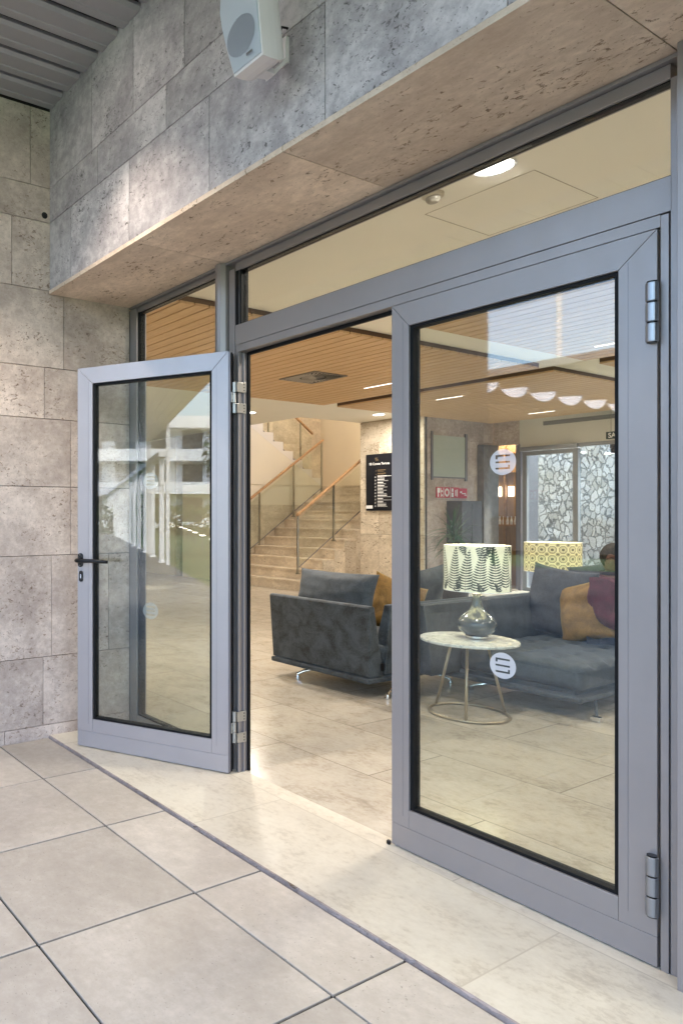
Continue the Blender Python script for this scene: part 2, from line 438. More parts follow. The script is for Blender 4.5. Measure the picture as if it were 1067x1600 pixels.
# small black cable hole in the wall beside the beam
b = B(); c = Vector((-3.777, 1.845, 3.115))
b.rings([[c + Vector((.003 * q, .02 * cos(t) * (1 - q * .5), .02 * sin(t) * (1 - q * .5))) for t in [2 * pi * k / 14 for k in range(14)]] for q in (0, 1)])
part('plug', b, M_black, w)

# ---------------------------------------------------------------- stone beam over the doors
FH = lambda a, n, z: (a, 1.879 + n, z)
hd = thing('stone_beam', 'blue grey travertine beam of three slab courses with a beige underside above the doors', 'beam', (0, 2.1, 2.66))
b = B()
lowj = [-3.777, -3.51] + [-2.903 + .612 * k for k in range(0, 12)]
midj = [-3.777] + [-3.208 + .614 * k for k in range(0, 12)]
topj = [-3.777] + [-3.678 + .406 * k for k in range(0, 18)]
b.slabs(FH, 0, .025, 2.672, 3.075, lowj, seed=1)
b.slabs(FH, 0, .025, 3.075, 3.282, midj, seed=2)
b.slabs(FH, 0, .025, 3.282, 3.80, topj, seed=3)
part('cladding', b, M_head, hd, bevel=.001)
b = B(); FS = lambda a, n, z: (a, 1.876 + n, z)
rnd = random.Random(5)
sj = [-3.777, -2.85, -1.872, -.91, .05, 1.01, 1.97, 2.93, 3.6]
for x0, x1 in zip(sj, sj[1:]):
    b.box(x0 + .0015, x1 - .0015, 1.874, 2.6, 2.648, 2.670, (rnd.random(), rnd.random(), rnd.random(), 1))
part('soffit', b, M_soff, hd, bevel=.001)
b = B(); b.box(-3.777, 3.6, 1.9045, 2.60, 2.671, 4.2); part('core', b, M_joint, hd)

# ---------------------------------------------------------------- outdoor metal slat ceiling
cn = thing('slat_canopy', 'grey metal slat ceiling over the entrance, top left', 'canopy', (0, 0, 3.75))
b = B(); x = -3.779 + .008
while x < 3.4:
    pr_ = [(0, 3.775), (0, 3.760), (.016, 3.745), (.060, 3.744), (.064, 3.748), (.112, 3.748), (.116, 3.744), (.156, 3.745), (.172, 3.760), (.172, 3.775)]
    b.prism([(x + a_, -1.42, z_) for a_, z_ in pr_], [(x + a_, 1.877, z_) for a_, z_ in pr_])
    x += .2005
part('slats', b, M_slat_metal, cn)
b = B(); b.box(-4.18, 3.6, -1.42, 1.90, 3.82, 4.1); part('deck', b, M_dark, cn)
b = B(); b.box(-4.18, 3.6, -1.50, -1.422, 3.70, 4.12); part('fascia', b, M_slat_metal, cn)

# ---------------------------------------------------------------- aluminium screen: frame, sidelight, transom
fr = thing('door_frame', 'grey aluminium entrance frame holding both glass doors', 'door frame', (-1.85, 2.46, 0))
FA = lambda x, n, z: (x, 2.455 + n, z)
def fpart(name, lst, m=M_alu, bev=.0012):
    b = B()
    for q in lst: b.fbox(FA, *q)
    return part(name, b, m, fr, bevel=bev)
fpart('mullion', [(-2.835, -2.7945, .004, .075, 0, 2.604), (-2.792, -2.765, .010, .072, .0, 2.604)])
b = B(); cc = [(-2.925, .02), (-2.922, -.012), (-2.905, -.032), (-2.882, -.038), (-2.862, -.032), (-2.845, -.012), (-2.842, .02), (-2.842, .07), (-2.925, .07)]
b.prism([FA(x, n, 0) for x, n in cc], [FA(x, n, 2.6465) for x, n in cc]); part('mullion', b, M_alu, fr, label='half round aluminium cover between sidelight and doors')
# rebated jamb with its grooves beside the open door
fpart('jamb', [(-2.7635, -2.7555, -.004, .012, 0, 2.165), (-2.7625, -2.7515, .030, .040, 0, 2.165)], M_alu)
fpart('jamb', [(-2.7638, -2.7595, .012, .030, 0, 2.165), (-2.7638, -2.7588, .040, .058, 0, 2.165)], M_alu_dark, 0)
fpart('gasket', [(-2.764, -2.7485, .0585, .072, 0, 2.165), (-2.748, -1.86, .050, .064, 2.150, 2.166)], M_rubber, 0)
fpart('lintel', [(-2.7915, -.930, .006, .075, 2.206, 2.308), (-2.7645, -.957, .004, .075, 2.1665, 2.203)])
fpart('lintel_seam', [(-2.7635, -.957, .012, .070, 2.2025, 2.2065)], M_rubber, 0)
fpart('head_rail', [(-3.776, -.896, -.012, .075, 2.634, 2.6465), (-3.703, -2.927, .008, .075, 2.605, 2.632), (-2.79, -.934, .008, .075, 2.590, 2.632)])
fpart('jamb', [(-.956, -.936, .002, .075, 0, 2.20), (-.9335, -.914, .006, .075, 0, 2.5885), (-.9135, -.8945, .012, .075, 0, 2.5885)])
fpart('post', [(-.8935, -.70, -.059, .11, -.0, 2.6465)])
# transom pane
tr = thing('transom_window', 'long fixed glass pane above the doors showing the cream ceiling', 'window', (-1.85, 2.48, 2.31))
b = B(); b.fbox(FA, -2.752, -.938, .028, .046, 2.314, 2.586); part('pane', b, M_glass_clear, tr)
b = B()
for q in ((-2.764, -2.752, .012, .06, 2.309, 2.589), (-2.752, -.935, .018, .06, 2.5865, 2.5895), (-2.752, -.935, .018, .06, 2.3088, 2.3135)): b.fbox(FA, *q)
b.fbox(FA, -2.79, -2.766, .008, .07, 2.309, 2.589)
part('gasket', b, M_rubber, tr)
# sidelight
sl = thing('side_window', 'tall fixed glass pane between the stone wall and the open door', 'window', (-3.35, 2.48, 0))
b = B(); b.fbox(FA, -3.696, -2.93, .028, .046, .064, 2.600); part('pane', b, M_glass_clear, sl)
b = B()
for q in ((-3.80, -3.706, .0005, .075, .0, 2.633), (-3.7055, -2.927, .004, .075, 0, .058)): b.fbox(FA, *q)
part('frame', b, M_alu, sl, bevel=.001)
b = B()
for q in ((-3.7055, -3.697, .012, .06, .059, 2.604), (-2.934, -2.9265, .012, .06, .059, 2.604), (-3.697, -2.934, .02, .06, 2.6005, 2.6045), (-3.697, -2.934, .012, .06, .0585, .0635)): b.fbox(FA, *q)
part('gasket', b, M_rubber, sl)
# glazed screen carrying on to the right of the post
sr = thing('fixed_window', 'glazed screen continuing past the right door post', 'window', (1.0, 2.48, 0))
b = B()
for q in ((-.698, 3.6, 0, .075, 0, .09), (-.698, 3.6, 0, .075, 2.56, 2.6465), (.55, .61, .001, .074, .091, 2.559), (2.0, 2.06, .001, .074, .091, 2.559), (3.54, 3.6, .001, .074, .091, 2.559)): b.fbox(FA, *q)
part('frame', b, M_alu, sr)
b = B()
for q in ((-.697, .549, .03, .045, .091, 2.559), (.611, 1.999, .03, .045, .091, 2.559), (2.061, 3.539, .03, .045, .091, 2.559)): b.fbox(FA, *q)
part('pane', b, M_glass, sr)

# ---------------------------------------------------------------- glass doors
def logo_mesh(F, s0, z0, r, n, flip=1):
    """round frosted sticker with three bars left clear"""
    cu = bpy.data.curves.new('logo', 'CURVE'); cu.dimensions = '2D'; cu.fill_mode = 'BOTH'
    def loop(pts):
        sp = cu.splines.new('POLY'); sp.points.add(len(pts) - 1); sp.use_cyclic_u = True
        for p, q in zip(sp.points, pts): p.co = (q[0], q[1], 0, 1)
    loop([(cos(2 * pi * k / 48), sin(2 * pi * k / 48)) for k in range(48)])
    loop([(-.56, .56), (.54, .56), (.54, .42), (-.40, .42), (-.40, .24), (-.56, .24)])
    loop([(-.56, .07), (.54, .07), (.54, -.07), (-.56, -.07)])
    loop([(-.56, -.42), (-.56, -.56), (.54, -.56), (.54, -.24), (.40, -.24), (.40, -.42)])
    o = bpy.data.objects.new('logo', cu); COL.objects.link(o)
    dg = bpy.context.evaluated_depsgraph_get(); me = bpy.data.meshes.new_from_object(o.evaluated_get(dg)); bpy.data.objects.remove(o)
    bm = bmesh.new(); bm.from_mesh(me)
    bmesh.ops.remove_doubles(bm, verts=bm.verts, dist=1e-5)
    for v in bm.verts: v.co = Vector(F(s0 + flip * v.co.x * r, n, z0 + v.co.y * r))
    return bm
def door(name, label, F, Wd, w1, w2, M, zt=2.163, zb=.006, glz=(.168, 2.068), mirror=1, extra=None):
    """F(s, n, z): s from the hinge, n = 0 on the seen face; w1 hinge stile, w2 free stile"""
    L = F(0, 0, 0); d = thing(name, label, 'door', L, 'glass doors of the entrance')
    T = .062; g = .0008; g0, g1 = glz; gt = g1 + .003; gb = g0 - .003
    b = B()
    def pr(poly): b.prism([F(s, 0, z) for s, z in poly], [F(s, T, z) for s, z in poly])
    pr([(g, zt), (Wd - g, zt), (Wd - w2 - g, gt), (w1 + g, gt)])
    pr([(w1 + g, .0935), (w1 + g, gb), (Wd - w2 - g, gb), (Wd - w2 - g, .0935)])
    part('rail', b, M, d, bevel=.0009)
    b = B(); pr([(0, zb), (0, .0925), (Wd, .0925), (Wd, zb)]); part('kick_rail', b, M, d, bevel=.0009)
    b = B(); pr([(0, .0935), (0, zt - g), (w1, gt - g), (w1, .0935)]); part('stile', b, M, d, bevel=.0009)
    b = B(); pr([(Wd - w2, .0935), (Wd - w2, gt - g), (Wd, zt - g), (Wd, .0935)]); part('stile', b, M, d, bevel=.0009)
    # glazing beads with butt joints
    b = B(); q = .017
    for s0, s1, z0, z1 in ((w1 - .001, w1 + .002, gb, gt), ):
        pass
    b.fbox(F, .002, Wd - .002, .004, T - .004, .0922, .0938)
    for s0, s1, z0, z1 in ((w1, w1 + .014, gb, gt), (Wd - w2 - .014, Wd - w2, gb, gt), (w1 + .014, Wd - w2 - .014, gt - .011, gt), (w1 + .014, Wd - w2 - .014, gb, gb + .011)):
        b.fbox(F, s0, s1, .010, .052, z0, z1)
    b.fbox(F, .0, Wd, .022, .040, .0, zb)
    part('gasket', b, M_rubber, d)
    b = B()      # fine seams of the beads
    e = .0007
    zz = gb - .030; 
    b.fbox(F, w1 - .026, w1 - .0255 + e, -.0006, .004, gb - .03, gt + .018)
    b.fbox(F, Wd - w2 + .025, Wd - w2 + .0255 + e, -.0006, .004, gb - .03, gt + .018)
    part('bead_seam', b, M_alu_dark, d)
    b = B(); b.fbox(F, w1 + .012, Wd - w2 - .012, .024, .040, gb + .008, gt - .008); part('pane', b, M_glass, d)
    return d
# closed leaf: hinged on the right, s grows to the left
FR = lambda s, n, z: (-.9625 - s, 2.4535 + n, z)
rd = door('glass_door', 'closed grey framed glass door on the right with a lamp and sofas behind it', FR, .890, .0985, .076, M_alu)
for zz in (1.512, .798):
    part('sticker', logo_mesh(FR, .460, zz, .0455, .0225, -1), M_frost, rd, recalc=False)
for z0 in (1.83, .155):
    b = B(); cx, cy = -.9700, 2.441
    for k in range(3):
        b.lathe(cx, cy, [(.0135, z0 + k * .0595 + .0015), (.0155, z0 + k * .0595 + .003), (.0155, z0 + k * .0595 + .055), (.0135, z0 + k * .0595 + .0565)], 24)
    h = part('hinge', b, M_hinge_d, rd, smooth=False, bevel=.0006)
    b = B(); b.lathe(cx, cy, [(.0125, z0 - .001), (.0125, z0 + .1795)], 20); part('pin', b, M_black, h)
# open leaf: swung out, s grows away from the hinge
LA = Vector((-2.762, 2.39, 0)); ldv = Vector((-.8614, -.5079, 0)); lnn = Vector((-.5079, .8614, 0))
FL = lambda s, n, z: tuple(LA + ldv * s + lnn * n + Vector((0, 0, z)))
ld = door('glass_door', 'open light grey framed glass door on the left with a black lever handle', FL, .894, .089, .097, M_alu_light)
for zz in (1.511, .799):
    part('sticker', logo_mesh(FL, .455, zz, .0455, .042, 1), M_frost2, ld, recalc=False)
# leaf edge profile and the three-knuckle hinges
b = B(); b.fbox(FL, -.007, -.001, .004, .022, .01, 2.158); part('edge_profile', b, M_alu_dark, ld)
b = B(); b.fbox(FL, -.012, -.001, .0225, .029, .01, 2.158); b.fbox(FL, -.006, -.001, .036, .060, .01, 2.158); part('edge_seal', b, M_rubber, ld)
HX, HY = -2.767, 2.432
for z0 in (1.846, .154):
    b = B()
    for k in (0, 2):
        za, zb_ = z0 + k * .054 + .0015, z0 + k * .054 + .0525
        b.lathe(HX, HY, [(.0115, za), (.0115, zb_)], 20)
        b.box(-2.7505, -2.7475, 2.458, 2.497, za, zb_)
        b.box(HX, -2.7476, 2.432, 2.4365, za + .001, zb_ - .001); b.box(-2.7512, -2.7476, 2.432, 2.458, za + .0012, zb_ - .0012)
    za, zb_ = z0 + .054 + .0015, z0 + .054 + .0525
    b.lathe(HX, HY, [(.0113, za), (.0113, zb_)], 20)
    b.fbox(FL, -.0155, -.0125, .004, .046, za, zb_)
    h = part('hinge', b, M_hinge, ld, bevel=.0006)
    b = B()
    for k in (0, 2):
        for dz in (.012, .027, .042):
            zz = z0 + k * .054 + dz
            b.rings([[(-2.7475 + q, 2.483 + .0035 * cos(t), zz + .0035 * sin(t)) for t in [2 * pi * i / 10 for i in range(10)]] for q in (0, .0008)])
    for dz in (.012, .042):
        c0 = Vector(FL(-.0155, .016, z0 + .054 + dz))
        b.rings([[c0 - ldv * q * -1 * 0 + (-ldv) * (-.0) + ldv * (-.0008 * q) + lnn * .004 * cos(t) + Vector((0, 0, .004 * sin(t))) for t in [2 * pi * i / 10 for i in range(10)]] for q in (0, 1)])
    part('screw', b, M_black, h)
# lever handle and lock plate
hn = None
def rounded(F, s0, z0, hw, hh, n0, n1, k=8):
    pts = []
    for i in range(2 * k):
        t = pi * i / (k * 2 - 1); pts.append((s0 + hw * cos(t), z0 + (hh - hw) + hw * sin(t)))
    for i in range(2 * k):
        t = pi + pi * i / (k * 2 - 1); pts.append((s0 + hw * cos(t), z0 - (hh - hw) + hw * sin(t)))
    return [F(s, n0, z) for s, z in pts], [F(s, n1, z) for s, z in pts]
b = B(); b.prism(*rounded(FL, .873, 1.066, .0155, .040, -.008, -.0002)); hn = part('handle', b, M_black, ld, bevel=.001)
b = B(); b.tube([FL(.876, -.006, 1.066), FL(.876, -.040, 1.066), FL(.870, -.054, 1.066), FL(.855, -.058, 1.066), FL(.78, -.058, 1.067), FL(.70, -.056, 1.066), FL(.672, -.050, 1.063)], [.0125, .012, .012, .0115, .011, .0105, .008], 14)
part('lever', b, M_black, hn, smooth=True)
b = B()
for dz in (-.030, .030, ): b.blob(FL(.873, -.0085, 1.066 + dz), .003, .003, .003, 8, 6)
part('screw', b, M_chrome, hn)
b = B(); b.prism(*rounded(FL, .870, .974, .0125, .032, -.006, -.0002)); lk = part('lock_plate', b, M_black, ld, bevel=.001)
b = B(); b.prism(*rounded(FL, .870, .974, .0036, .012, -.0075, -.0062)); part('cylinder', b, M_chrome, lk)
# small black stop at the free corner of the closed leaf
b = B(); b.lathe(-1.862, 2.448, [(.007, .0), (.009, .004), (.009, .012), (.006, .016)], 12)
part('stop', b, M_black, rd)

# ---------------------------------------------------------------- loudspeaker on the beam
sp = thing('loudspeaker', 'white outdoor loudspeaker on a bracket, tilted down from the stone beam', 'speaker', (-1.86, 1.879, 3.0))
fz = [2.858, 2.90, 2.96, 3.03, 3.09, 3.15, 3.195, 3.222]
fl = [-1.882, -1.892, -1.905, -1.917, -1.920, -1.905, -1.880, -1.862]
frt = [-1.742, -1.741, -1.739, -1.737, -1.737, -1.745, -1.765, -1.782]
fy = lambda z: 1.655 - (z - 2.858) * .14
outl = [(x, z) for x, z in zip(frt, fz)] + [(x, z) for x, z in zip(fl[::-1], fz[::-1])]
cx0, cz0 = -1.830, 3.035
def sring(k, dy, bow=0):
    return [Vector((cx0 + (x - cx0) * k, fy(z) + dy, cz0 + (z - cz0) * k)) for x, z in outl]
b = B(); b.rings([sring(.955, .0), sring(1.0, .0015), sring(1.0, .012), sring(.995, .04), sring(.965, .07), sring(.90, .095), sring(.80, .115), sring(.62, .125)])
sb_ = part('cabinet', b, M_white, sp, bevel=.014)
b = B(); b.rings([sring(.955, -.0005), sring(.945, -.004), sring(.90, -.006)]); gr = part('grille', b, M_grille, sp)
b = B(); cc = Vector((-1.823, 0, 2.965))
n_l = 34
for k in range(n_l):
    z = 2.962 + (k - n_l / 2 + .5) * .0036; hw = .071 * sqrt(max(0, 1 - ((z - 2.962) / .061) ** 2))
    if hw < .012: continue
    xa, xb = max(-1.823 - hw, -1.895), min(-1.823 + hw * .92, -1.749)
    b.box(xa, xb, fy(z) - .0078, fy(z) - .0064, z - .0009, z + .0009)
part('louvre', b, plain('grille_slot', (.33, .355, .40), .5), gr)
b = B(); b.box(-1.806, -1.778, fy(2.888) - .010, fy(2.888) - .0065, 2.884, 2.893); part('badge', b, M_chrome, gr)
b = B()
b.box(-1.876, -1.842, 1.862, 1.8785, 2.955, 3.05)
b.hexa([(-1.870, 1.70, 2.865), (-1.812, 1.70, 2.865), (-1.832, 1.80, 2.885), (-1.87, 1.80, 2.885), (-1.870, 1.70, 2.884), (-1.812, 1.70, 2.884), (-1.832, 1.80, 2.905), (-1.87, 1.80, 2.905)])
b.hexa([(-1.88, 1.80, 2.883), (-1.842, 1.80, 2.883), (-1.842, 1.868, 2.955), (-1.876, 1.868, 2.955), (-1.88, 1.80, 2.905), (-1.842, 1.80, 2.905), (-1.842, 1.868, 2.975), (-1.876, 1.868, 2.975)])
part('bracket', b, M_white, sp, bevel=.002)
b = B(); b.tube([(-1.85, 1.82, 3.02), (-1.85, 1.85, 3.08), (-1.85, 1.878, 3.085)], .004, 8); part('cable', b, M_black, sp)

# ---------------------------------------------------------------- lobby shell
rf = thing('plaster_ceiling', 'smooth cream plaster ceiling of the lobby', 'ceiling', (-4, 7, 3))
b = B()
b.box(-17, 5, 2.605, 9.11, 2.99, 3.2); b.box(-8.676, 5, 9.111, 12.6, 2.9905, 3.2); b.box(-17, 5, 2.6, 9.11, 3.21, 4.2); b.box(-8.6, 5, 9.111, 13.0, 3.21, 4.2)
b.box(-3.776, 3.6, 2.535, 2.604, 2.648, 3.2)
cl = part('slab', b, M_plaster, rf)
b = B()
for p, q in (((-2.46, 3.54), (-1.883, 3.54)), ((-1.883, 3.54), (-1.883, 4.14)), ((-2.46, 3.54), (-2.46, 4.14)), ((-2.46, 4.14), (-1.883, 4.14))):
    b.box(min(p[0], q[0]) - .0015, max(p[0], q[0]) + .0015, min(p[1], q[1]) - .0015, max(p[1], q[1]) + .0015, 2.9885, 2.99)
part('access_hatch', b, plain('hatch_gap', (.35, .31, .24), .9), rf)
def raft(x0, x1, y0, y1, label):
    t = thing('slatted_ceiling_panel', label, 'ceiling panel', ((x0 + x1) / 2, (y0 + y1) / 2, 2.93), 'slatted wood ceiling panels')
    b = B(); rnd = random.Random(int(abs(x0 * 100 + y0 * 10))); y = y0; P = .145
    n_ = round((y1 - y0) / P); P = (y1 - y0) / n_
    for k in range(n_):
        xs_ = x0
        while xs_ < x1 - .01:
            xe = min(x1, xs_ + 2.4)
            b.box(xs_ + .0008, xe - .0008, y0 + k * P + .0085, y0 + (k + 1) * P - .0085, 2.93, 2.948, (rnd.random(), rnd.random(), rnd.random(), 1)); xs_ = xe
    part('boards', b, M_wood, t)
    b = B(); b.box(x0 + .003, x1 - .003, y0 + .005, y1 - .005, 2.9485, 2.9885); part('backing', b, plain('raft_edge', (.10, .055, .03), .7), t)
raft(-7.28, -4.27, 2.64, 8.13, 'long slatted wood ceiling panel nearest the stairs, holding the square vent')
raft(-7.30, -4.27, 8.42, 12.35, 'slatted wood ceiling panel in front of the directory pillar')
raft(-3.82, 1.5, 5.1, 8.13, 'slatted wood ceiling panel above the lamp table')
raft(-3.82, 1.5, 8.42, 12.35, 'slatted wood ceiling panel nearest the white stone wall')

iw = thing('lobby_wall', 'cream and travertine back walls of the lobby around the stairs', 'wall', (-9, 12, 0))
b = B()
b.box(-12.4, -8.45, 13.5, 13.7, 0, 6.2)           # behind the landing
b.box(-8.62, -8.45, 10.9, 13.5, 0, 6.2)          # right side of the stairwell
b.box(-12.0, -10.72, 9.12, 11.9, 0, 1.93)        # under the upper flight
b.box(-8.676, -7.4, 9.12, 9.3, 3.21, 6.2); b.box(-17, -8.4, 8.9, 9.11, 4.21, 6.2); b.box(-12.6, -8.4, 8.9, 13.7, 6.2, 6.4)
part('plaster', b, M_plaster2, iw)
def vwall(F, n0, n1, zs, a0, a1, step, seed, m=M_stair, nm='cladding', gap=.003):
    b = B(); rnd = random.Random(seed)
    for i, (z0, z1) in enumerate(zip(zs, zs[1:])):
        e = [a0]; a = a0 + step * rnd.uniform(.3, 1)
        while a < a1 - .15: e.append(a); a += step
        e.append(a1); b.slabs(F, n0, n1, z0, z1, e, gap, seed * 7 + i)
    return part(nm, b, m, iw)
vwall(lambda a, n, z: (-12.2 - n, a, z), 0, .05, [0, .6, 1.2, 1.8, 2.4, 3.0, 3.6, 4.2, 4.8, 5.4], 9.1, 13.5, 1.2, 3)
b = B(); b.box(-17.3, -12.26, 9.12, 9.3, 0, 3.0); b.box(-17.3, -17.0, 2.3, 9.3, 0, 3.2); b.box(-17.2, -4.2, 2.46, 2.60, 0, 4.2); part('plaster', b, M_plaster2, iw)
b = B(); b.box(-12.4, -12.26, 9.3, 13.5, 0, 6.2); part('plaster', b, M_plaster2, iw)
vwall(lambda a, n, z: (-10.705 - n, a, z), 0, .014, [0, .55, 1.1, 1.52], 9.12, 11.9, 1.1, 5)
vwall(lambda a, n, z: (-7.4 - n, a, z), 0, .05, [0, .42, .96, 1.56, 2.0, 2.6, 2.989], 10.70, 12.6, .9, 6, M_wall)
vwall(lambda a, n, z: (a, 12.6 + n, z), 0, .05, [2.55, 2.989], -7.398, -6.95, .9, 8, M_wall)
b = B(); b.box(-7.6, -7.455, 10.9, 12.6, 0, 3.2); part('plaster', b, M_plaster2, iw)
# cream bulkhead over the rear doors, right wall
b = B(); b.box(-6.949, 5, 12.6, 13.0, 2.49, 2.989); b.box(-1.5, 5, 12.6, 12.8, 0, 2.489); b.box(5, 5.3, 2.0, 13, 0, 3.2); b.box(3.6, 5.3, 1.9, 2.6, 0, 4.2)
b.box(-6.949, 5, 12.62, 12.9, 3.0, 4.2)
part('bulkhead', b, plain('white_plaster', (.68, .66, .60), .85), iw)

# directory pillar
pl = thing('stone_pillar', 'pitted cream travertine pillar carrying the black directory board', 'pillar', (-8.05, 10.8, 0))
FP = lambda a, n, z: (a, 10.62 + n, z)
b = B(); zz = [0, .968, 1.983, 2.989]
for i, (z0, z1) in enumerate(zip(zz, zz[1:])): b.slabs(FP, 0, .03, z0, z1, [-8.677, -8.28, -7.40], .004, 5 + i)
FPx = lambda a, n, z: (-7.395 - n, a, z)
for i, (z0, z1) in enumerate(zip(zz, zz[1:])): b.slabs(lambda a, n, z: (-8.648 - n, a, z), 0, .03, z0, z1, [10.651, 10.9], .004, 50 + i)
part('cladding', b, M_pill, pl)
b = B(); b.box(-8.647, -7.402, 10.651, 10.88, 0, 2.988); part('core', b, M_joint, pl)

# ---------------------------------------------------------------- staircase
st = thing('staircase', 'travertine staircase rising to a landing and turning back up to the left', 'staircase', (-9.7, 9.1, 0))
R_, T_ = .175, .28
b = B(); rnd = random.Random(9)
for k in range(1, 12):
    y0 = 9.10 + (k - 1) * T_; y1 = 11.90 + .0 if k < 11 else 13.49
    if k < 11: y1 = 9.10 + k * T_ + .02
    t = (rnd.random(), rnd.random(), rnd.random(), 1)
    b.box(-10.702, -8.70, y0 + .002, y1 if k == 11 else 12.0, (k - 1) * R_, k * R_ - .032, t)
    b.box(-10.702, -8.68, y0 - .018, y1 if k < 11 else 13.49, k * R_ - .031, k * R_, t)
b.box(-12.19, -10.703, 11.90, 13.49, 1.75, 1.925, (.5, .5, .5, 1))
part('steps', b, M_stair, st)
b = B()
F8 = lambda a, n, z: (-8.697 + n, a, z)
for k in range(1, 9):      # pale slab stringer on the open side
    y0 = 9.10 + (k - 1) * T_
    t = (rnd.random(), rnd.random(), rnd.random(), 1)
    b.fbox(F8, y0 + .006, y0 + T_ + .002, 0, .020, 0, k * R_ - .034, t)
part('stringer', b, M_pill, st)
b = B(); n_up = 12
for k in range(n_up):      # returning flight, seen from its side
    y1 = 11.86 - k * T_; z0 = 1.925 + k * R_ * 1.03
    b.box(-12.19, -10.73, y1 - T_, y1, z0 + .01, z0 + .182, (rnd.random(), rnd.random(), rnd.random(), 1))
part('upper_steps', b, M_stair, st)
b = B(); side = [(11.862, 1.932)]
for k in range(n_up):
    y1 = 11.86 - k * T_; z0 = 1.925 + k * R_ * 1.03 + .182
    side += [(y1 + .002, z0), (y1 - T_ + .002, z0)]
side += [(11.86 - n_up * T_, 1.925 + n_up * R_ * 1.03 - .22), ]
b.prism([(-10.728, y, z) for y, z in side], [(-10.706, y, z) for y, z in side])
b2 = [(11.86, 1.93), (11.86, 1.95), (11.86 - n_up * T_, 1.95 + n_up * .181), (11.86 - n_up * T_, 1.90 + n_up * .181)]
part('upper_stringer', b, plain('stringer_plaster', (.68, .62, .55), .8), st)
b = B(); wl_ = [(9.12, 1.931), (11.86, 1.931), (9.12, 3.60)]
b.prism([(-10.90, y, z) for y, z in wl_], [(-10.7085, y, z) for y, z in wl_]); part('spandrel', b, M_plaster2, st)

def railing(label, X, pts, posts, h=.98, ext=0, side=1, start=0):
    """pts: the nosing line [(y, z)...]; posts at given y"""
    t = thing('stair_railing', label, 'railing', (X, pts[0][0], pts[0][1]), 'stair railings')
    def zat(y):
        (ya, za), (yb, zb) = pts[0], pts[-1]
        return za + (zb - za) * (y - ya) / (yb - ya)
    ya, yb = pts[0][0], pts[-1][0]
    b = B(); s = .026
    a0, a1 = zat(ya) + h, zat(yb) + h
    b.hexa([(X - s, ya, a0), (X + s, ya, a0), (X + s, yb, a1), (X - s, yb, a1), (X - s, ya, a0 + .05), (X + s, ya, a0 + .05), (X + s, yb, a1 + .05), (X - s, yb, a1 + .05)])
    part('handrail', b, M_rail, t, bevel=.012)
    for y in posts:
        b = B(); z = zat(y); b.box(X - .008, X + .008, y - .022, y + .022, z - .09, z + h + .004)
        b.box(X - .03, X + .03, y - .03, y + .03, z - .09, z - .075)
        part('post', b, M_steel, t)
    b = B()
    ps = [ya + .03] + list(posts) + [yb] if not start else list(posts)
    for p, q in zip(ps, ps[1:]):
        if q - p < .12: continue
        p2, q2 = p + .03, q - .03; g = .006
        b.hexa([(X - g, p2, zat(p2) + .02), (X + g, p2, zat(p2) + .02), (X + g, q2, zat(q2) + .02), (X - g, q2, zat(q2) + .02), (X - g, p2, zat(p2) + h - .06), (X + g, p2, zat(p2) + h - .06), (X + g, q2, zat(q2) + h - .06), (X - g, q2, zat(q2) + h - .06)])
    part('glass_panel', b, M_glass_in, t)
    b = B()
    for p, q in zip(ps, ps[1:]):
        if q - p < .12: continue
        p2, q2 = p + .03, q - .03
        b.hexa([(X - .007, p2, zat(p2) + .006), (X + .007, p2, zat(p2) + .006), (X + .007, q2, zat(q2) + .006), (X - .007, q2, zat(q2) + .006), (X - .007, p2, zat(p2) + .02), (X + .007, p2, zat(p2) + .02), (X + .007, q2, zat(q2) + .02), (X - .007, q2, zat(q2) + .02)])
    part('glass_trim', b, M_alu_dark, t)
railing('glass railing on the right side of the lower flight, ending at the pillar', -8.9, [(9.26, .35), (11.1, 1.50)], [9.28, 10.18], .93)
railing('glass railing on the left side of the lower flight, below the cream wall', -10.6, [(9.10, .22), (11.80, 1.90)], [9.72, 9.98, 10.93, 11.76], .99)
railing('railing of the upper flight, half hidden by the ceiling', -10.8, [(9.2, 3.72), (11.7, 2.12)], [9.6, 10.42, 11.34], .92)

# ---------------------------------------------------------------- directory board and signs
F_s = lambda x, z: (x, 10.585, z)
db = thing('directory_board', 'tall black hotel directory board with white lettering on the pillar', 'sign', (-8.2, 10.6, 1.39))
b = B(); b.box(-8.524, -7.955, 10.588, 10.619, 1.388, 2.392); part('board', b, plain('black_board', (.006, .007, .012), .35, var=.1), db)
M_w = plain('white_lettering', (.85, .85, .85), .5); M_gold = plain('bronze_lettering', (.22, .16, .09), .5)
text_mesh('SB Corona Tortosa', .058, lambda x, y: F_s(-8.452 + x * .9, 2.200 + y), M_w, db, bold=.0012)
b = B()
for q in ((0, .052, .046, .054), (0, .008, .03, .046), (0, .052, .023, .030), (.044, .052, .006, .023), (0, .052, 0, .006)):
    b.box(-8.325 + q[0], -8.325 + q[1], 10.583, 10.587, 2.272 + q[2], 2.272 + q[3])
part('emblem', b, M_gold, db)
rows = ['RESTAURANTE', 'CAFETERIA', 'SALONES', 'PISCINA', 'LAVABOS', 'GIMNASIO', 'APARCAMIENTO', 'TERRAZA', 'SALIDA', 'HABITACION']
b = B(); bg_ = B(); rnd = random.Random(2)
for k in range(2):
    z = 2.098 - k * .060; bg_.box(-8.28, -8.115, 10.584, 10.587, z, z + .013)
    bg_.box(-8.275, -8.15, 10.584, 10.587, z - .022, z - .016); bg_.box(-8.32, -8.30, 10.584, 10.587, z - .01, z)
wid = [.185, .13, .115, .13, .11, .115, .185, .10, .115, .165]; wid2 = [.14, .21, .16, .20, .18, .19, .265, .27, .17, .20]
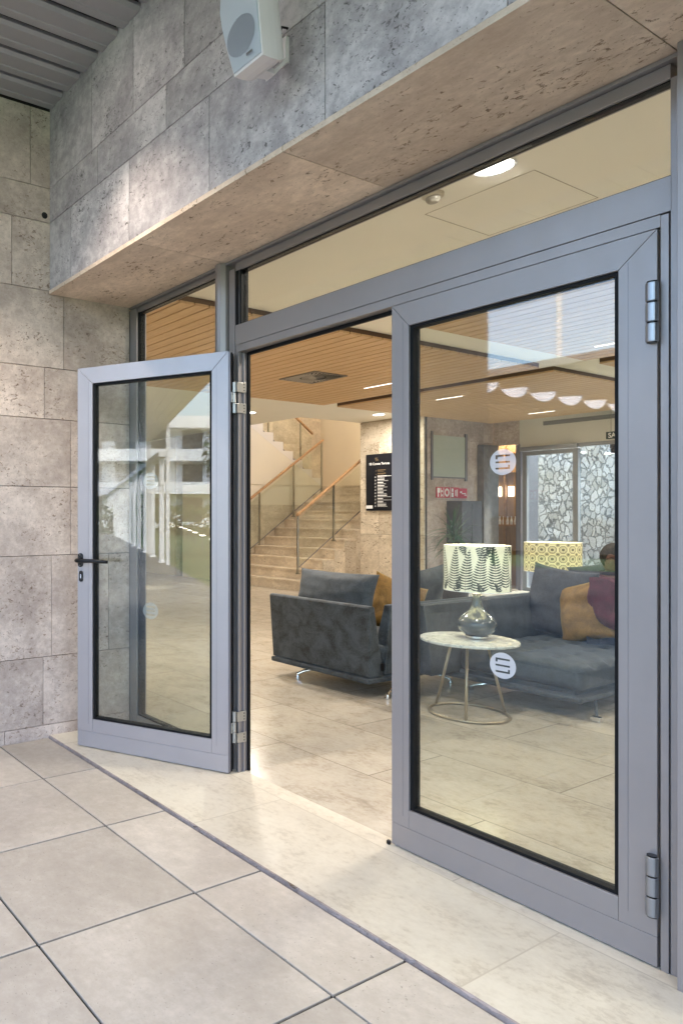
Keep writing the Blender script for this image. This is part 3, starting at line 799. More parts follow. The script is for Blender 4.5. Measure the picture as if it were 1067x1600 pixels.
for k in range(10):
    z = 1.990 - k * .0567; x = -8.28
    while x < -8.28 + wid[k]:
        wdt = rnd.choice((.008, .011, .013)); b.box(x, x + wdt, 10.584, 10.587, z - .002, z + .017); x += wdt + .0035
    x = -8.28
    while x < -8.28 + wid2[k]:
        wdt = rnd.choice((.006, .008, .010)); b.box(x, x + wdt, 10.584, 10.587, z - .022, z - .014); x += wdt + .006
    b.box(-8.333, -8.318, 10.584, 10.587, z - .018, z - .010); b.box(-8.329, -8.322, 10.584, 10.587, z - .010, z + .006); b.box(-8.338, -8.332, 10.584, 10.587, z - .02, z - .016)
b.box(-8.08, -8.0, 10.584, 10.587, 1.990, 2.0)
part('lettering', b, M_w, db); part('lettering', bg_, M_gold, db)
b = B(); b.box(-8.52, -8.385, 10.582, 10.5875, 1.425, 1.482); part('plate', b, M_whitepaint, db)

# fire equipment sign on the side wall
fs = thing('fire_sign', 'red fire equipment sign of white pictograms on the stone side wall', 'sign', (-7.39, 11.3, 1.6))
M_red = plain('sign_red', (.55, .03, .07), .45)
b = B(); b.box(-7.398, -7.385, 10.93, 11.55, 1.605, 1.785); b.box(-7.398, -7.3855, 11.56, 11.78, 1.600, 1.772); part('plate', b, M_red, fs)
b = B(); xx = -7.384
for a0, a1, z0, z1 in ((10.95, 11.02, 1.69, 1.77), (10.96, 10.985, 1.62, 1.69), (11.04, 11.055, 1.62, 1.77), (11.06, 11.09, 1.70, 1.73), (11.06, 11.09, 1.63, 1.66),
                       (11.11, 11.125, 1.615, 1.775), (11.34, 11.385, 1.71, 1.765), (11.335, 11.39, 1.62, 1.695), (11.44, 11.46, 1.64, 1.74), (11.48, 11.50, 1.63, 1.75), (11.30, 11.31, 1.61, 1.78),
                       (11.63, 11.74, 1.675, 1.69), (11.58, 11.63, 1.69, 1.72), (11.70, 11.76, 1.65, 1.664)):
    b.box(-7.3845, -7.382, a0, a1, z0, z1)
rg = [[(-7.3835 + q * .001, 11.21 + r * cos(t), 1.695 + r * 1.1 * sin(t)) for t in [2 * pi * i / 20 for i in range(20)]] for r, q in ((.065, 0), (.065, 1), (.035, 1), (.035, 0))]
b.rings(rg, True, False)
part('pictogram', b, M_w, fs)
# pale board and dark recess on the same wall
pb = thing('wall_board', 'pale grey green panel in a dark frame above the fire sign', 'panel', (-7.39, 11.2, 2.3))
b = B(); b.box(-7.398, -7.385, 10.83, 11.72, 1.96, 2.66); part('panel', b, plain('pale_panel', (.42, .46, .40), .4), pb)
b = B(); b.box(-7.398, -7.375, 10.79, 10.83, 1.90, 2.72); b.box(-7.398, -7.375, 11.72, 11.78, 1.90, 2.72); b.box(-7.398, -7.377, 10.83, 11.72, 1.94, 1.96); part('frame', b, M_alu_dark, pb)
rc = thing('service_cabinet', 'dark grey cupboard standing under the fire sign', 'cabinet', (-7.3, 11.5, 0))
b = B(); b.box(-7.397, -7.12, 11.22, 11.78, 0, 1.55); part('body', b, plain('dark_cupboard', (.07, .07, .08), .5, var=.2, vscale=4), rc, bevel=.004)
b = B(); b.box(-7.119, -7.112, 11.49, 11.50, .1, 1.5); b.box(-7.119, -7.105, 11.47, 11.48, .8, .95); part('handle', b, M_steel, rc)
dp = thing('pilaster', 'dark grey pilaster at the corner beside the wood panelled opening', 'pilaster', (-7.4, 12.5, 0))
b = B(); b.box(-7.398, -7.30, 12.10, 12.58, 0, 2.548); b.box(-7.30, -7.28, 12.10, 12.14, 0, 2.54); part('shaft', b, plain('pilaster_stone', (.16, .15, .145), .7, var=.25, vscale=9), dp)

# exit sign
es = thing('exit_sign', 'dark green hanging SALIDA exit sign over the rear glass door', 'sign', (-5.3, 12.2, 2.48))
b = B(); b.box(-5.44, -5.06, 12.2, 12.23, 2.475, 2.585); part('plate', b, plain('exit_green', (.02, .045, .035), .4), es)
text_mesh('SALIDA', .105, lambda x, y: (-5.41 + x * .86, 12.197, 2.494 + y), M_w, es, bold=.002)
for x in (-5.38, -5.12):
    b = B(); b.box(x - .003, x + .003, 12.212, 12.218, 2.585, 2.93); part('hanger', b, M_steel, es)
# ceiling slot grille over the rear doors
b = B(); b.box(-6.55, -5.0, 12.585, 12.599, 2.83, 2.90)
for k in range(4): b.box(-6.54, -5.01, 12.578, 12.585, 2.838 + k * .016, 2.842 + k * .016)
solo('air_grille', b, plain('grille_grey', (.25, .25, .24), .5), 'long grey slot grille in the white bulkhead above the rear doors', 'vent', (-5.8, 12.59, 2.86))

# rear entrance: glass doors, wood room, rough white stone wall outside
re_ = thing('rear_glass_door', 'rear sliding glass entrance with grey frames facing the rough stone wall', 'door', (-5, 12.7, 0))
b = B()
for q in ((-6.90, -6.83, 0, 2.41), (-6.10, -6.02, 0, 2.41)): b.box(q[0], q[1], 12.60, 12.68, q[2], q[3])
b.box(-6.83, -6.10, 12.60, 12.68, 2.34, 2.41); b.box(-6.83, -6.10, 12.60, 12.68, 0, .06)
b.box(-6.93, -6.02, 12.56, 12.599, 2.415, 2.488); b.box(-6.02, -1.5, 12.60, 12.68, 2.43, 2.488)
for x in (-4.9, -3.7, -2.5): b.box(x, x + .05, 12.62, 12.67, 0, 2.43)
part('frame', b, plain('rear_frame', (.28, .29, .31), .4, .5), re_)
b = B(); b.box(-6.82, -6.11, 12.63, 12.64, .06, 2.34); b.box(-6.01, -1.5, 12.63, 12.64, 0, 2.43); part('pane', b, glass('rear_glass', (.90, .95, .97), .05), re_)
b = B(); b.box(-6.975, -6.935, 12.60, 12.72, 0, 2.549); part('side_post', b, M_alu_dark, re_)
b = B(); b.box(-5.52, -5.38, 12.50, 12.56, 2.36, 2.42); b.lathe(-5.45, 12.50, [(.05, 2.28), (.06, 2.32), (.04, 2.38)], 16); part('sensor', b, M_black, re_)
def rough_stone():
    m, n, l, bs = mat('rough_white_stone')
    tc = n.new('ShaderNodeTexCoord')
    wp = noise_node(n, l, tc.outputs['Object'], 5, 5, .7)
    ad = N(n, 'ShaderNodeVectorMath', operation='MULTIPLY_ADD'); l.new(wp.outputs['Color'], ad.inputs[0]); ad.inputs[1].default_value = (1.7, 1.7, 1.7)
    mp = n.new('ShaderNodeMapping'); mp.inputs['Scale'].default_value = (8.5, 8.5, 5.6); l.new(tc.outputs['Object'], mp.inputs[0])
    l.new(mp.outputs[0], ad.inputs[2])
    v = N(n, 'ShaderNodeTexVoronoi', feature='DISTANCE_TO_EDGE'); v.inputs['Scale'].default_value = 1; l.new(ad.outputs[0], v.inputs['Vector'])
    v2 = N(n, 'ShaderNodeTexVoronoi', feature='F1'); v2.inputs['Scale'].default_value = 1; l.new(ad.outputs[0], v2.inputs['Vector'])
    fn = noise_node(n, l, tc.outputs['Object'], 16, 6, .75)
    h = mathn(n, l, 'ADD', mathn(n, l, 'MINIMUM', mathn(n, l, 'MULTIPLY', v.outputs['Distance'], 13), 1), mathn(n, l, 'MULTIPLY', fn.outputs[0], .8))
    r = ramp(n, [(.12, (.26, .26, .265)), (.38, (.33, .33, .34)), (.56, (.40, .40, .41)), (.80, (.53, .53, .55))])
    l.new(mathn(n, l, 'MULTIPLY', h, .55), r.inputs[0])
    sp_ = n.new('ShaderNodeSeparateColor'); l.new(v2.outputs['Color'], sp_.inputs[0])
    tn = mathn(n, l, 'MULTIPLY_ADD', sp_.outputs[0], .35, .68); cb = n.new('ShaderNodeCombineColor')
    for i in range(3): l.new(tn, cb.inputs[i])
    l.new(mixc(n, l, r.outputs[0], cb.outputs[0], 1, 'MULTIPLY'), bs.inputs['Base Color']); bs.inputs['Roughness'].default_value = .85
    bp = n.new('ShaderNodeBump'); bp.inputs['Strength'].default_value = 1; bp.inputs['Distance'].default_value = .05
    l.new(h, bp.inputs['Height']); l.new(bp.outputs[0], bs.inputs['Normal'])
    return m
b = B(); nx, nz = 90, 30
gridp = [[(-9.0 + i * .11, 15.6 + .07 * mnoise.noise(Vector((i * .35, 3, j * .22))), j * .11) for j in range(nz + 1)] for i in range(nx + 1)]
vv = [[b.bm.verts.new(p) for p in r] for r in gridp]
for i in range(nx):
    for j in range(nz): b.bm.faces.new((vv[i][j], vv[i + 1][j], vv[i + 1][j + 1], vv[i][j + 1]))
ext = bmesh.ops.extrude_face_region(b.bm, geom=list(b.bm.faces))
for v in [g_ for g_ in ext['geom'] if isinstance(g_, bmesh.types.BMVert)]: v.co.y = 16.0
solo('rough_stone_wall', b, rough_stone(), 'rough white split stone wall outside the rear glass entrance', 'wall', (-4, 15.8, 0))
wr = thing('wood_room', 'warm wood panelled side room seen through the narrow opening', 'room', (-7.4, 13.5, 0))
b = B(); b.box(-8.40, -7.085, 13.30, 13.38, 0, 3.0); b.box(-8.44, -8.40, 12.7, 13.38, 0, 3.0); part('panelling', b, M_cab, wr)
b = B(); b.box(-7.084, -7.05, 12.73, 13.38, 0, 3.0); part('side_wall', b, M_alu_dark, wr)
b = B(); b.box(-8.4, -7.085, 12.66, 13.30, 2.9, 3.0); part('ceiling', b, M_wood, wr)
b = B()
for x in (-8.1, -7.82, -7.58, -7.35, -7.2): b.box(x, x + .03, 13.22, 13.27, 0, 2.6)
for z in (2.45, 2.1, 1.1): b.box(-8.35, -7.09, 13.21, 13.295, z, z + .03)
part('shelf', b, M_rail, wr)
b = B()
for x in (-8.02, -7.76, -7.53, -7.31): b.box(x, x + .10, 13.28, 13.298, 1.66, 1.84)
part('lit_niche', b, plain('niche_light', (1, .9, .8), .5, emit=(1, .84, .70), estr=.7), wr)
b = B(); rnd = random.Random(4)
for k in range(14):
    x = -8.1 + k * .072; z = 1.135
    b.lathe(x, 13.25, [(.018, z), (.022, z + .06), (.010, z + .11), (.010, z + .15)], 10)
part('ornament', b, M_whitepaint, wr)
lamp('AREA', (-7.5, 12.95, 2.85), 3, (1, .80, .60), .5, parent=wr)

# ---------------------------------------------------------------- ceiling fittings
def downlight(x, y, z, r, label, e=38, spread=None):
    t = thing('downlight', label, 'ceiling light', (x, y, z), 'round recessed downlights')
    b = B(); rg = []
    for rr, dz in ((r, 0), (r * 1.02, -.004), (r * .90, -.006), (r * .88, 0), (r * .80, .0)):
        rg.append([(x + rr * cos(2 * pi * k / 32), y + rr * sin(2 * pi * k / 32), z - .0005 + dz) for k in range(32)])
    b.rings(rg, True, False); part('trim', b, M_whitepaint, t, smooth=True)
    b = B(); b.lathe(x, y, [(r * .86, z - .002), (r * .86, z - .0012)], 32); part('diffuser', b, M_emit, t)
    if e: lamp('AREA', (x, y, z - .02), e * .118, (1, .93, .83), r * 2.4, parent=t)
    return t
downlight(-1.962, 3.336, 2.99, .098, 'round lit downlight seen through the pane over the doors', 30)
downlight(-8.69, 7.981, 2.99, .10, 'lit downlight in the cream ceiling beside the door jamb', 24)
downlight(-7.80, 10.0, 2.99, .10, 'lit downlight right in front of the directory pillar', 34)
downlight(-11.6, 6.6, 2.99, .10, 'lit downlight over the left part of the lobby, seen through the open door', 9)
downlight(-9.8, 4.6, 2.99, .10, 'lit downlight high in the open door glass', 12)
downlight(-14.6, 7.4, 2.99, .10, 'farthest lit downlight on the left of the lobby', 8)
downlight(.8, 3.4, 2.99, .098, 'added fill downlight beyond the right door post, by the glazing', 44)  # added unseen downlight, brightens the plaster near the doors
downlight(-5.3, 4.6, 2.93, .06, 'added fill downlight in the long wood panel above the dark sofa', 60)  # fill downlights from here to the strip lights are added, out of view
downlight(-6.5, 3.4, 2.93, .06, 'added fill downlight in the wood panel, hidden by the stone wall', 40)
downlight(-1.5, 8.95, 2.93, .06, 'added fill downlight in the wood panel beyond the right door post', 50)
downlight(-9.6, 3.6, 2.99, .09, 'added fill downlight in the plaster near the front, hidden by the stone wall', 30)
downlight(-2.6, 6.6, 2.93, .06, 'added fill downlight in the wood panel above the seated man', 45)
downlight(-2.6, 10.3, 2.93, .06, 'added fill downlight in the wood panel near the white stone wall', 45)
downlight(.2, 7.0, 2.93, .06, 'added fill downlight at the right end of the wood ceiling', 45)
SL = [((-6.04, 7.47), (-5.60, 7.47)), ((-6.154, 9.10), (-5.77, 9.10)), ((-3.451, 7.53), (-3.0, 7.53)), ((-6.29, 11.66), (-5.9, 11.66))]
for i, ((xa, y), (xb, _)) in enumerate(SL):
    b = B(); b.box(xa, xb, y - .008, y + .008, 2.9265, 2.9295)
    t = solo('strip_light', b, M_emit_strip, ['thin lit strip in the wood ceiling beside the square vent', 'thin lit strip in the wood ceiling above the fire sign', 'thin lit strip at the right edge of the door glass', 'farthest thin lit strip in the wood ceiling'][i], 'ceiling light', ((xa + xb) / 2, y, 2.93), 'thin strip lights in the wood ceiling')
t = thing('stair_fill_light', 'added soft fill light high in the stairwell, out of view', 'fill light', (-9.6, 13.45, 4.6))  # added unseen lamp that brightens the stairs
b = B(); b.box(-10.0, -9.2, 13.40, 13.49, 4.55, 4.65); part('diffuser', b, M_emit, t)
lamp('AREA', (-9.8, 12.3, 5.0), 6, (1, .86, .66), .8, parent=t)
# square swirl vent
vt = thing('ceiling_vent', 'square swirl air vent in the slatted wood ceiling', 'vent', (-5.84, 6.33, 2.93))
vx, vy, vs = -5.84, 6.335, .27
b = B()
for q in ((-vs, vs, -vs, -vs + .022), (-vs, vs, vs - .022, vs), (-vs, -vs + .022, -vs + .022, vs - .022), (vs - .022, vs, -vs + .022, vs - .022)):
    b.box(vx + q[0], vx + q[1], vy + q[2], vy + q[3], 2.918, 2.9295)
part('frame', b, plain('vent_grey', (.22, .21, .20), .45, .3), vt)
b = B(); b.box(vx - vs + .02, vx + vs - .02, vy - vs + .02, vy + vs - .02, 2.926, 2.929); part('face', b, M_dark, vt)
b = B()
for k in range(36):
    a = 2 * pi * k / 36; ca, sa = cos(a), sin(a); L2 = (vs - .03) / max(abs(ca), abs(sa))
    for r0, r1, o in ((.05, .13, .5), (.15, L2, .25)):
        p = Vector((vx + ca * r0, vy + sa * r0, 0)); q = Vector((vx + cos(a + .1) * r1, vy + sin(a + .1) * r1, 0))
        q.x = min(max(q.x, vx - vs + .022), vx + vs - .022); q.y = min(max(q.y, vy - vs + .022), vy + vs - .022)
        nrm = Vector((-sa, ca, 0)) * .0085 * (r0 / .1 + .3)
        b.hexa([tuple(p - nrm + Vector((0, 0, 2.917))), tuple(q - nrm + Vector((0, 0, 2.917))), tuple(q + nrm + Vector((0, 0, 2.922))), tuple(p + nrm + Vector((0, 0, 2.922))),
                tuple(p - nrm + Vector((0, 0, 2.920))), tuple(q - nrm + Vector((0, 0, 2.920))), tuple(q + nrm + Vector((0, 0, 2.9255))), tuple(p + nrm + Vector((0, 0, 2.9255)))])
b.lathe(vx, vy, [(.05, 2.919), (.05, 2.925)], 20)
part('vane', b, plain('vent_vane', (.30, .28, .26), .4, .3), vt)
# smoke detectors
for x, y, lab in ((-2.284, 3.35, 'small white smoke detector beside the bright downlight'), (-10.9, 5.4, 'small white smoke detector over the left part of the lobby')):
    t = thing('smoke_detector', lab, 'smoke detector', (x, y, 2.99), 'ceiling smoke detectors')
    b = B(); b.lathe(x, y, [(.052, 2.9895), (.052, 2.975), (.046, 2.970)], 28); part('base', b, plain('detector_cream', (.55, .50, .40), .5), t)
    b = B(); b.lathe(x, y, [(.036, 2.9695), (.034, 2.955), (.024, 2.945), (.006, 2.942)], 24); part('dome', b, plain('detector_grey', (.30, .28, .24), .4), t)

# ---------------------------------------------------------------- soft furniture
def cushion(b, w, h, t, M, seed=0, pinch=.10, n=22, wr=.006):
    """puffed square pillow in the local XZ plane, corners pulled out"""
    rnd = random.Random(seed); off = Vector((rnd.uniform(-9, 9), rnd.uniform(-9, 9), rnd.uniform(-9, 9)))
    for sgn in (1, -1):
        vs = []
        for i in range(n + 1):
            r = []
            for j in range(n + 1):
                u = 2 * i / n - 1; v = 2 * j / n - 1
                f = max(0, (1 - abs(u) ** 2.6)) ** .55 * max(0, (1 - abs(v) ** 2.6)) ** .55
                px = u * w / 2 * (1 - pinch * (1 - v * v) * abs(u) ** 3 * -1 * -1) if False else u * w / 2 * (1 - pinch * (1 - v * v))
                pz = v * h / 2 * (1 - pinch * (1 - u * u))
                wob = mnoise.noise(Vector((px * 7, pz * 16, sgn)) + off) * wr * 1.6 + mnoise.noise(Vector((px * 24, pz * 30, 4)) + off) * wr * .4
                fold = sin((px * 9 + pz * 26) + 3 * mnoise.noise(Vector((px * 5, pz * 5, 1)) + off)) * wr * .7
                y = sgn * (t / 2 * f) + (wob + fold) * min(1, f * 1.6)
                r.append(b.bm.verts.new(M @ Vector((px, y, pz))))
            vs.append(r)
        for i in range(n):
            for j in range(n):
                q = (vs[i][j], vs[i + 1][j], vs[i + 1][j + 1], vs[i][j + 1])
                b.bm.faces.new(q if sgn < 0 else q[::-1])
def TM(loc, rz=0, rx=0, ry=0):
    return Matrix.Translation(loc) @ Matrix.Rotation(rz, 4, 'Z') @ Matrix.Rotation(rx, 4, 'X') @ Matrix.Rotation(ry, 4, 'Y')
def pillow(label, w, h, t, loc, rz, rx, ry, m, seed, grp='loose sofa cushions', pinch=.09, wr=.006):
    b = B(); cushion(b, w, h, t, TM(loc, rz, rx, ry), seed, pinch, wr=wr)
    return solo('cushion', b, m, label, 'cushion', (loc[0], loc[1], loc[2] - h / 2), grp, smooth=True, weld=True)

def rbox(b, c, dims, r=.03, seg=10, fn=None):
    """soft box: superellipsoid-like grid of a box with rounded edges, optional displacement"""
    x0, y0, z0 = [c[i] - dims[i] / 2 for i in range(3)]; x1, y1, z1 = [c[i] + dims[i] / 2 for i in range(3)]
    bm = bmesh.new(); bmesh.ops.create_cube(bm, size=1)
    for v in bm.verts: v.co = Vector((c[0] + v.co.x * dims[0], c[1] + v.co.y * dims[1], c[2] + v.co.z * dims[2]))
    bmesh.ops.subdivide_edges(bm, edges=bm.edges, cuts=seg, use_grid_fill=True)
    for v in bm.verts:
        q = Vector((min(max(v.co.x, x0 + r), x1 - r), min(max(v.co.y, y0 + r), y1 - r), min(max(v.co.z, z0 + r), z1 - r)))
        d = v.co - q
        if d.length > 1e-6: v.co = q + d.normalized() * r
        if fn: v.co = fn(v.co.copy())
    mp = {}
    for v in bm.verts: mp[v] = b.bm.verts.new(v.co)
    for f in bm.faces: b.bm.faces.new([mp[v] for v in f.verts])
    bm.free()
def wedge(b, poly_a, poly_b, seg=1):
    b.prism(poly_a, poly_b)

# sofa with its back to the doors
sa = thing('sofa', 'dark charcoal velvet sofa seen from behind through the door opening', 'sofa', (-3.85, 4.6, 0), 'velvet lobby sofas')
b = B()
rings_ = []
NX = 12
for i in range(NX + 1):
    f = i / NX; r = []
    for (yb, zb), (yt, zt_) in (((4.195, .165), (4.19, .655)), ((4.215, .165), (4.205, .672)), ((4.34, .165), (4.235, .672)), ((4.352, .18), (4.25, .655))):
        r.append(((yb, zb), (yt, zt_)))
    xb = -4.30 + .95 * f; xt = -4.335 + .985 * f
    rings_.append([(xb, 4.20, .160), (xb * .5 + xt * .5, 4.196, .40), (xt, 4.192, .655), (xt, 4.20, .668), (xt, 4.235, .672), (xt, 4.252, .66), (xb * .5 + xt * .5, 4.30, .40), (xb, 4.35, .160)])
b.rings(rings_); part('backrest', b, M_sofa, sa, bevel=.008)
b = B(); rbox(b, (-3.83, 4.80, .305), (.94, .86, .16), .045); part('seat', b, M_sofa, sa, smooth=True)
b = B(); b.box(-4.31, -3.345, 4.185, 5.30, .115, .155); part('base', b, M_sofa, sa, bevel=.012, label='slim velvet covered base edge')
b = B()       # short arm wing on the right that meets the back at a mitre
b.rings([[(-3.36, 4.375, .16), (-3.36, 5.6, .16), (-3.53, 5.6, .16), (-3.50, 4.375, .16)], [(-3.352, 4.43, .665), (-3.352, 5.6, .665), (-3.41, 5.6, .665), (-3.41, 4.43, .665)]])
part('armrest', b, M_sofa, sa, bevel=.01)
b = B(); b.box(-3.346, -3.343, 4.31, 4.345, .20, .255); part('care_tag', b, M_black, sa)
def sofa_leg(parent, pts, foot, r=.011):
    b = B(); b.tube(pts, r, 10); x, y = foot
    part('leg', b, M_chrome, parent, smooth=True)
for (x, y, dx, dy) in ((-4.135, 4.31, .20, .22), (-3.318, 4.35, -.06, .24), (-4.13, 5.2, .2, -.2), (-3.40, 5.2, -.2, -.2)):
    b = B(); b.tube([(x, y, .0), (x, y, .028), (x + dx * .15, y + dy * .15, .050), (x + dx, y + dy, .118)], .012, 10)
    b.lathe(x, y, [(.020, 0), (.020, .012)], 12)
    part('leg', b, M_chrome, sa, smooth=False)
b = B(); b.box(-3.80, -3.70, 4.5, 5.2, .06, .115); part('under_frame', b, M_black, sa)
# long sofa running away into the lobby, with the chaise toward the doors
sc_ = thing('sofa', 'long grey velvet sofa with a tufted chaise behind the closed door', 'sofa', (-2.9, 5.6, 0), 'velvet lobby sofas')
b = B()
b.rings([[(-3.335, 4.66, .155), (-3.335, 6.62, .155), (-3.185, 6.62, .155), (-3.185, 4.66, .155)], [(-3.335, 4.66, .40), (-3.335, 6.62, .40), (-3.21, 6.62, .40), (-3.21, 4.66, .40)], [(-3.335, 4.66, .655), (-3.335, 6.62, .655), (-3.25, 6.62, .655), (-3.25, 4.66, .655)], [(-3.325, 4.67, .668), (-3.325, 6.61, .668), (-3.26, 6.61, .668), (-3.26, 4.67, .668)]])
part('backrest', b, M_sofa2, sc_, bevel=.008)
b = B(); b.rings([[(-3.18, 6.30, .155), (-2.36, 6.30, .155), (-2.36, 6.62, .155), (-3.18, 6.62, .155)], [(-3.18, 6.44, .62), (-2.36, 6.44, .62), (-2.36, 6.55, .62), (-3.18, 6.55, .62)]])
part('backrest', b, M_sofa2, sc_, bevel=.02)
def tuft(v):
    if v.z > .29:
        gx = (v.x + 3.2) / .205; gy = (v.y - 4.95) / .205
        ddx = gx - round(gx); ddy = gy - round(gy); d = sqrt(ddx * ddx + ddy * ddy)
        k = 1 - min(1, d / .30); v.z -= .042 * k * k * (v.z > .31)
        v.z += .012 * cos(pi * (v.x + 2.77) / .85) + .006 * mnoise.noise(Vector((v.x * 6, v.y * 6, 0))) + .006 * abs(sin(pi * (gx + gy) / 1)) 
    v += Vector((0, -.006 * sin(pi * (v.z - .18) / .16) if v.y < 5 else 0, 0))
    return v
b = B(); rbox(b, (-2.765, 5.66, .262), (.83, 1.40, .165), .05, 46, tuft); part('seat', b, M_sofa2, sc_, smooth=True)
b = B(); b.box(-3.33, -2.335, 4.93, 6.62, .115, .152); part('base', b, M_sofa2, sc_, bevel=.014)
b = B(); b.box(-3.30, -2.40, 4.99, 6.58, .153, .180); part('plinth', b, M_sofa, sc_)
for (x, y, dx, dy) in ((-2.30, 5.04, -.07, .14), (-3.19, 5.12, .28, .08), (-2.35, 6.45, -.1, -.1), (-3.2, 6.45, .1, -.1)):
    b = B(); b.tube([(x, y, .030), (x + dx * .2, y + dy * .2, .05), (x + dx, y + dy, .118)], .010, 10)
    lg = part('leg', b, M_sofa if x > -2.4 else M_chrome, sc_)
    b = B(); b.box(x - .026, x + .026, y - .018, y + .018, 0, .034); part('foot', b, M_chrome, lg, bevel=.003)

pillow('slate velvet cushion on the dark sofa, rising above its back', .78, .42, .20, (-3.93, 4.50, .665), 0, radians(-14), 0, M_grcush, 2, pinch=.06)
pillow('mustard velvet cushion in the corner of the dark sofa', .46, .44, .15, (-3.62, 4.86, .60), radians(70), radians(-12), radians(20), M_must, 3)
pillow('pale grey cushion behind the arm at the left edge of the door glass', .55, .48, .18, (-3.70, 5.28, .66), radians(90), radians(12), radians(-6), M_grcush, 4)
pillow('large teal velvet cushion leaning on the chaise', .52, .58, .20, (-3.07, 6.10, .62), radians(-6), radians(-14), radians(6), M_teal, 5, wr=.008)
pillow('mustard velvet cushion propped beside the seated man', .42, .50, .16, (-2.79, 5.96, .585), radians(-12), radians(-20), radians(-20), M_must, 6, wr=.009)
pillow('dark green cushion behind the mustard one', .50, .42, .18, (-2.86, 6.42, .74), radians(4), radians(-10), radians(-14), M_teal, 8, wr=.009)

# ---------------------------------------------------------------- side tables and lamps
M_marb = None
def marble_top():
    m, n, l, bs = mat('white_marble'); tc = n.new('ShaderNodeTexCoord')
    a = noise_node(n, l, tc.outputs['Object'], 14, 8, .7, 1.6)
    r = ramp(n, [(.38, (.42, .44, .44)), (.50, (.62, .64, .63)), (.7, (.76, .78, .77))]); l.new(a.outputs[0], r.inputs[0]); l.new(r.outputs[0], bs.inputs['Base Color'])
    bs.inputs['Roughness'].default_value = .25; return m
M_marb = marble_top()
M_brass = plain('champagne_metal', (.42, .35, .25), .35, .7)
def side_table(cx, cy, r, h, label, n_l=3, rot=0):
    t = thing('side_table', label, 'table', (cx, cy, 0), 'round marble side tables')
    b = B(); b.lathe(cx, cy, [(r - .008, h - .020), (r, h - .015), (r, h - .004), (r - .004, h)], 64); part('tabletop', b, M_marb, t, bevel=.001)
    b = B(); b.torus((cx, cy, .009), r * .80, .011, 64, 8, .75); part('foot_ring', b, M_brass, t, smooth=True)
    for k in range(n_l):
        a = rot + 2 * pi * k / n_l
        b = B(); b.tube([(cx + r * .80 * cos(a), cy + r * .80 * sin(a), .012), (cx + r * .40 * cos(a), cy + r * .40 * sin(a), h - .018)], .0095, 10)
        part('leg', b, M_brass, t, smooth=True)
    return t
side_table(-2.81, 4.50, .295, .50, 'round white marble side table on champagne legs behind the closed door', 3, radians(-62))
side_table(-3.52, 6.92, .29, .47, 'round marble side table behind the long sofa, mostly hidden')

M_ceram = plain('grey_ceramic', (.075, .09, .105), .16, coat=.35, spec=.5)
M_ceram2 = plain('dark_ceramic', (.02, .03, .035), .12, coat=1.0)
def shade_mat(name, col, est):
    m, n, l, bs = mat(name)
    bs.inputs['Base Color'].default_value = (*col, 1); bs.inputs['Roughness'].default_value = .8
    ge = n.new('ShaderNodeTexCoord'); sp_ = n.new('ShaderNodeSeparateXYZ'); l.new(ge.outputs['Object'], sp_.inputs[0])
    bs.inputs['Emission Color'].default_value = (*col, 1); bs.inputs['Emission Strength'].default_value = est
    return m
def lamp_obj(cx, cy, z0, label, zb, zt, rs, shade_m, print_fn, print_m, ceram, grp='table lamps'):
    t = thing('table_lamp', label, 'lamp', (cx, cy, z0), grp)
    s = (zb - z0) / .36
    b = B(); b.lathe(cx, cy, [(.066, z0 + .001), (.068, z0 + .004), (.068, z0 + .020), (.064, z0 + .022)], 40); part('foot', b, plain('silver_foot', (.55, .55, .55), .2, .9), t, bevel=.001)
    prof = [(.058, .022), (.080, .035), (.104, .06), (.117, .09), (.1185, .11), (.112, .135), (.092, .165), (.068, .188), (.045, .215), (.034, .24), (.028, .27), (.025, .305), (.0245, .325)]
    b = B(); b.lathe(cx, cy, [(r, z0 + z * s) for r, z in prof], 56); part('base', b, ceram, t, smooth=True)
    b = B(); b.lathe(cx, cy, [(.026, z0 + .3255 * s), (.027, z0 + .335 * s), (.012, z0 + .337 * s), (.012, z0 + .40 * s)], 24); part('collar', b, M_chrome, t)
    b = B(); rg = [[(cx + r * cos(2 * pi * k / 72), cy + r * sin(2 * pi * k / 72), z) for k in range(72)] for r, z in ((rs, zb), (rs, zt), (rs - .002, zt), (rs - .002, zb), (rs, zb))]
    b.rings(rg, True, False); sh = part('lamp_shade', b, shade_m, t, smooth=False)
    for hz in (zt + .001, zb):
        b = B(); b.torus((cx, cy, hz), rs - .001, .002, 72, 6); part('hoop', b, M_whitepaint, sh, smooth=True)
    b = B(); print_fn(b, cx, cy, rs + .0006, zb, zt); part('print', b, print_m, sh, recalc=False)
    b = B(); b.blob((cx, cy, (zb + zt) / 2), .028, .028, .04, 12, 8); part('bulb', b, plain('bulb_glow', (1, 1, 1), .5, emit=(1, .85, .6), estr=12), t)
    b = B()
    for a in (0, 2 * pi / 3, 4 * pi / 3): b.tube([(cx, cy, zb + .05), (cx + (rs - .003) * cos(a), cy + (rs - .003) * sin(a), zb + .03)], .0015, 5)
    part('spider', b, M_chrome, t)
    lamp('POINT', (cx, cy, (zb + zt) / 2 + .05), 0.34, (1, .88, .70), .04, parent=t)
def cylP(cx, cy, r, a, z): return (cx + r * cos(a), cy + r * sin(a), z)
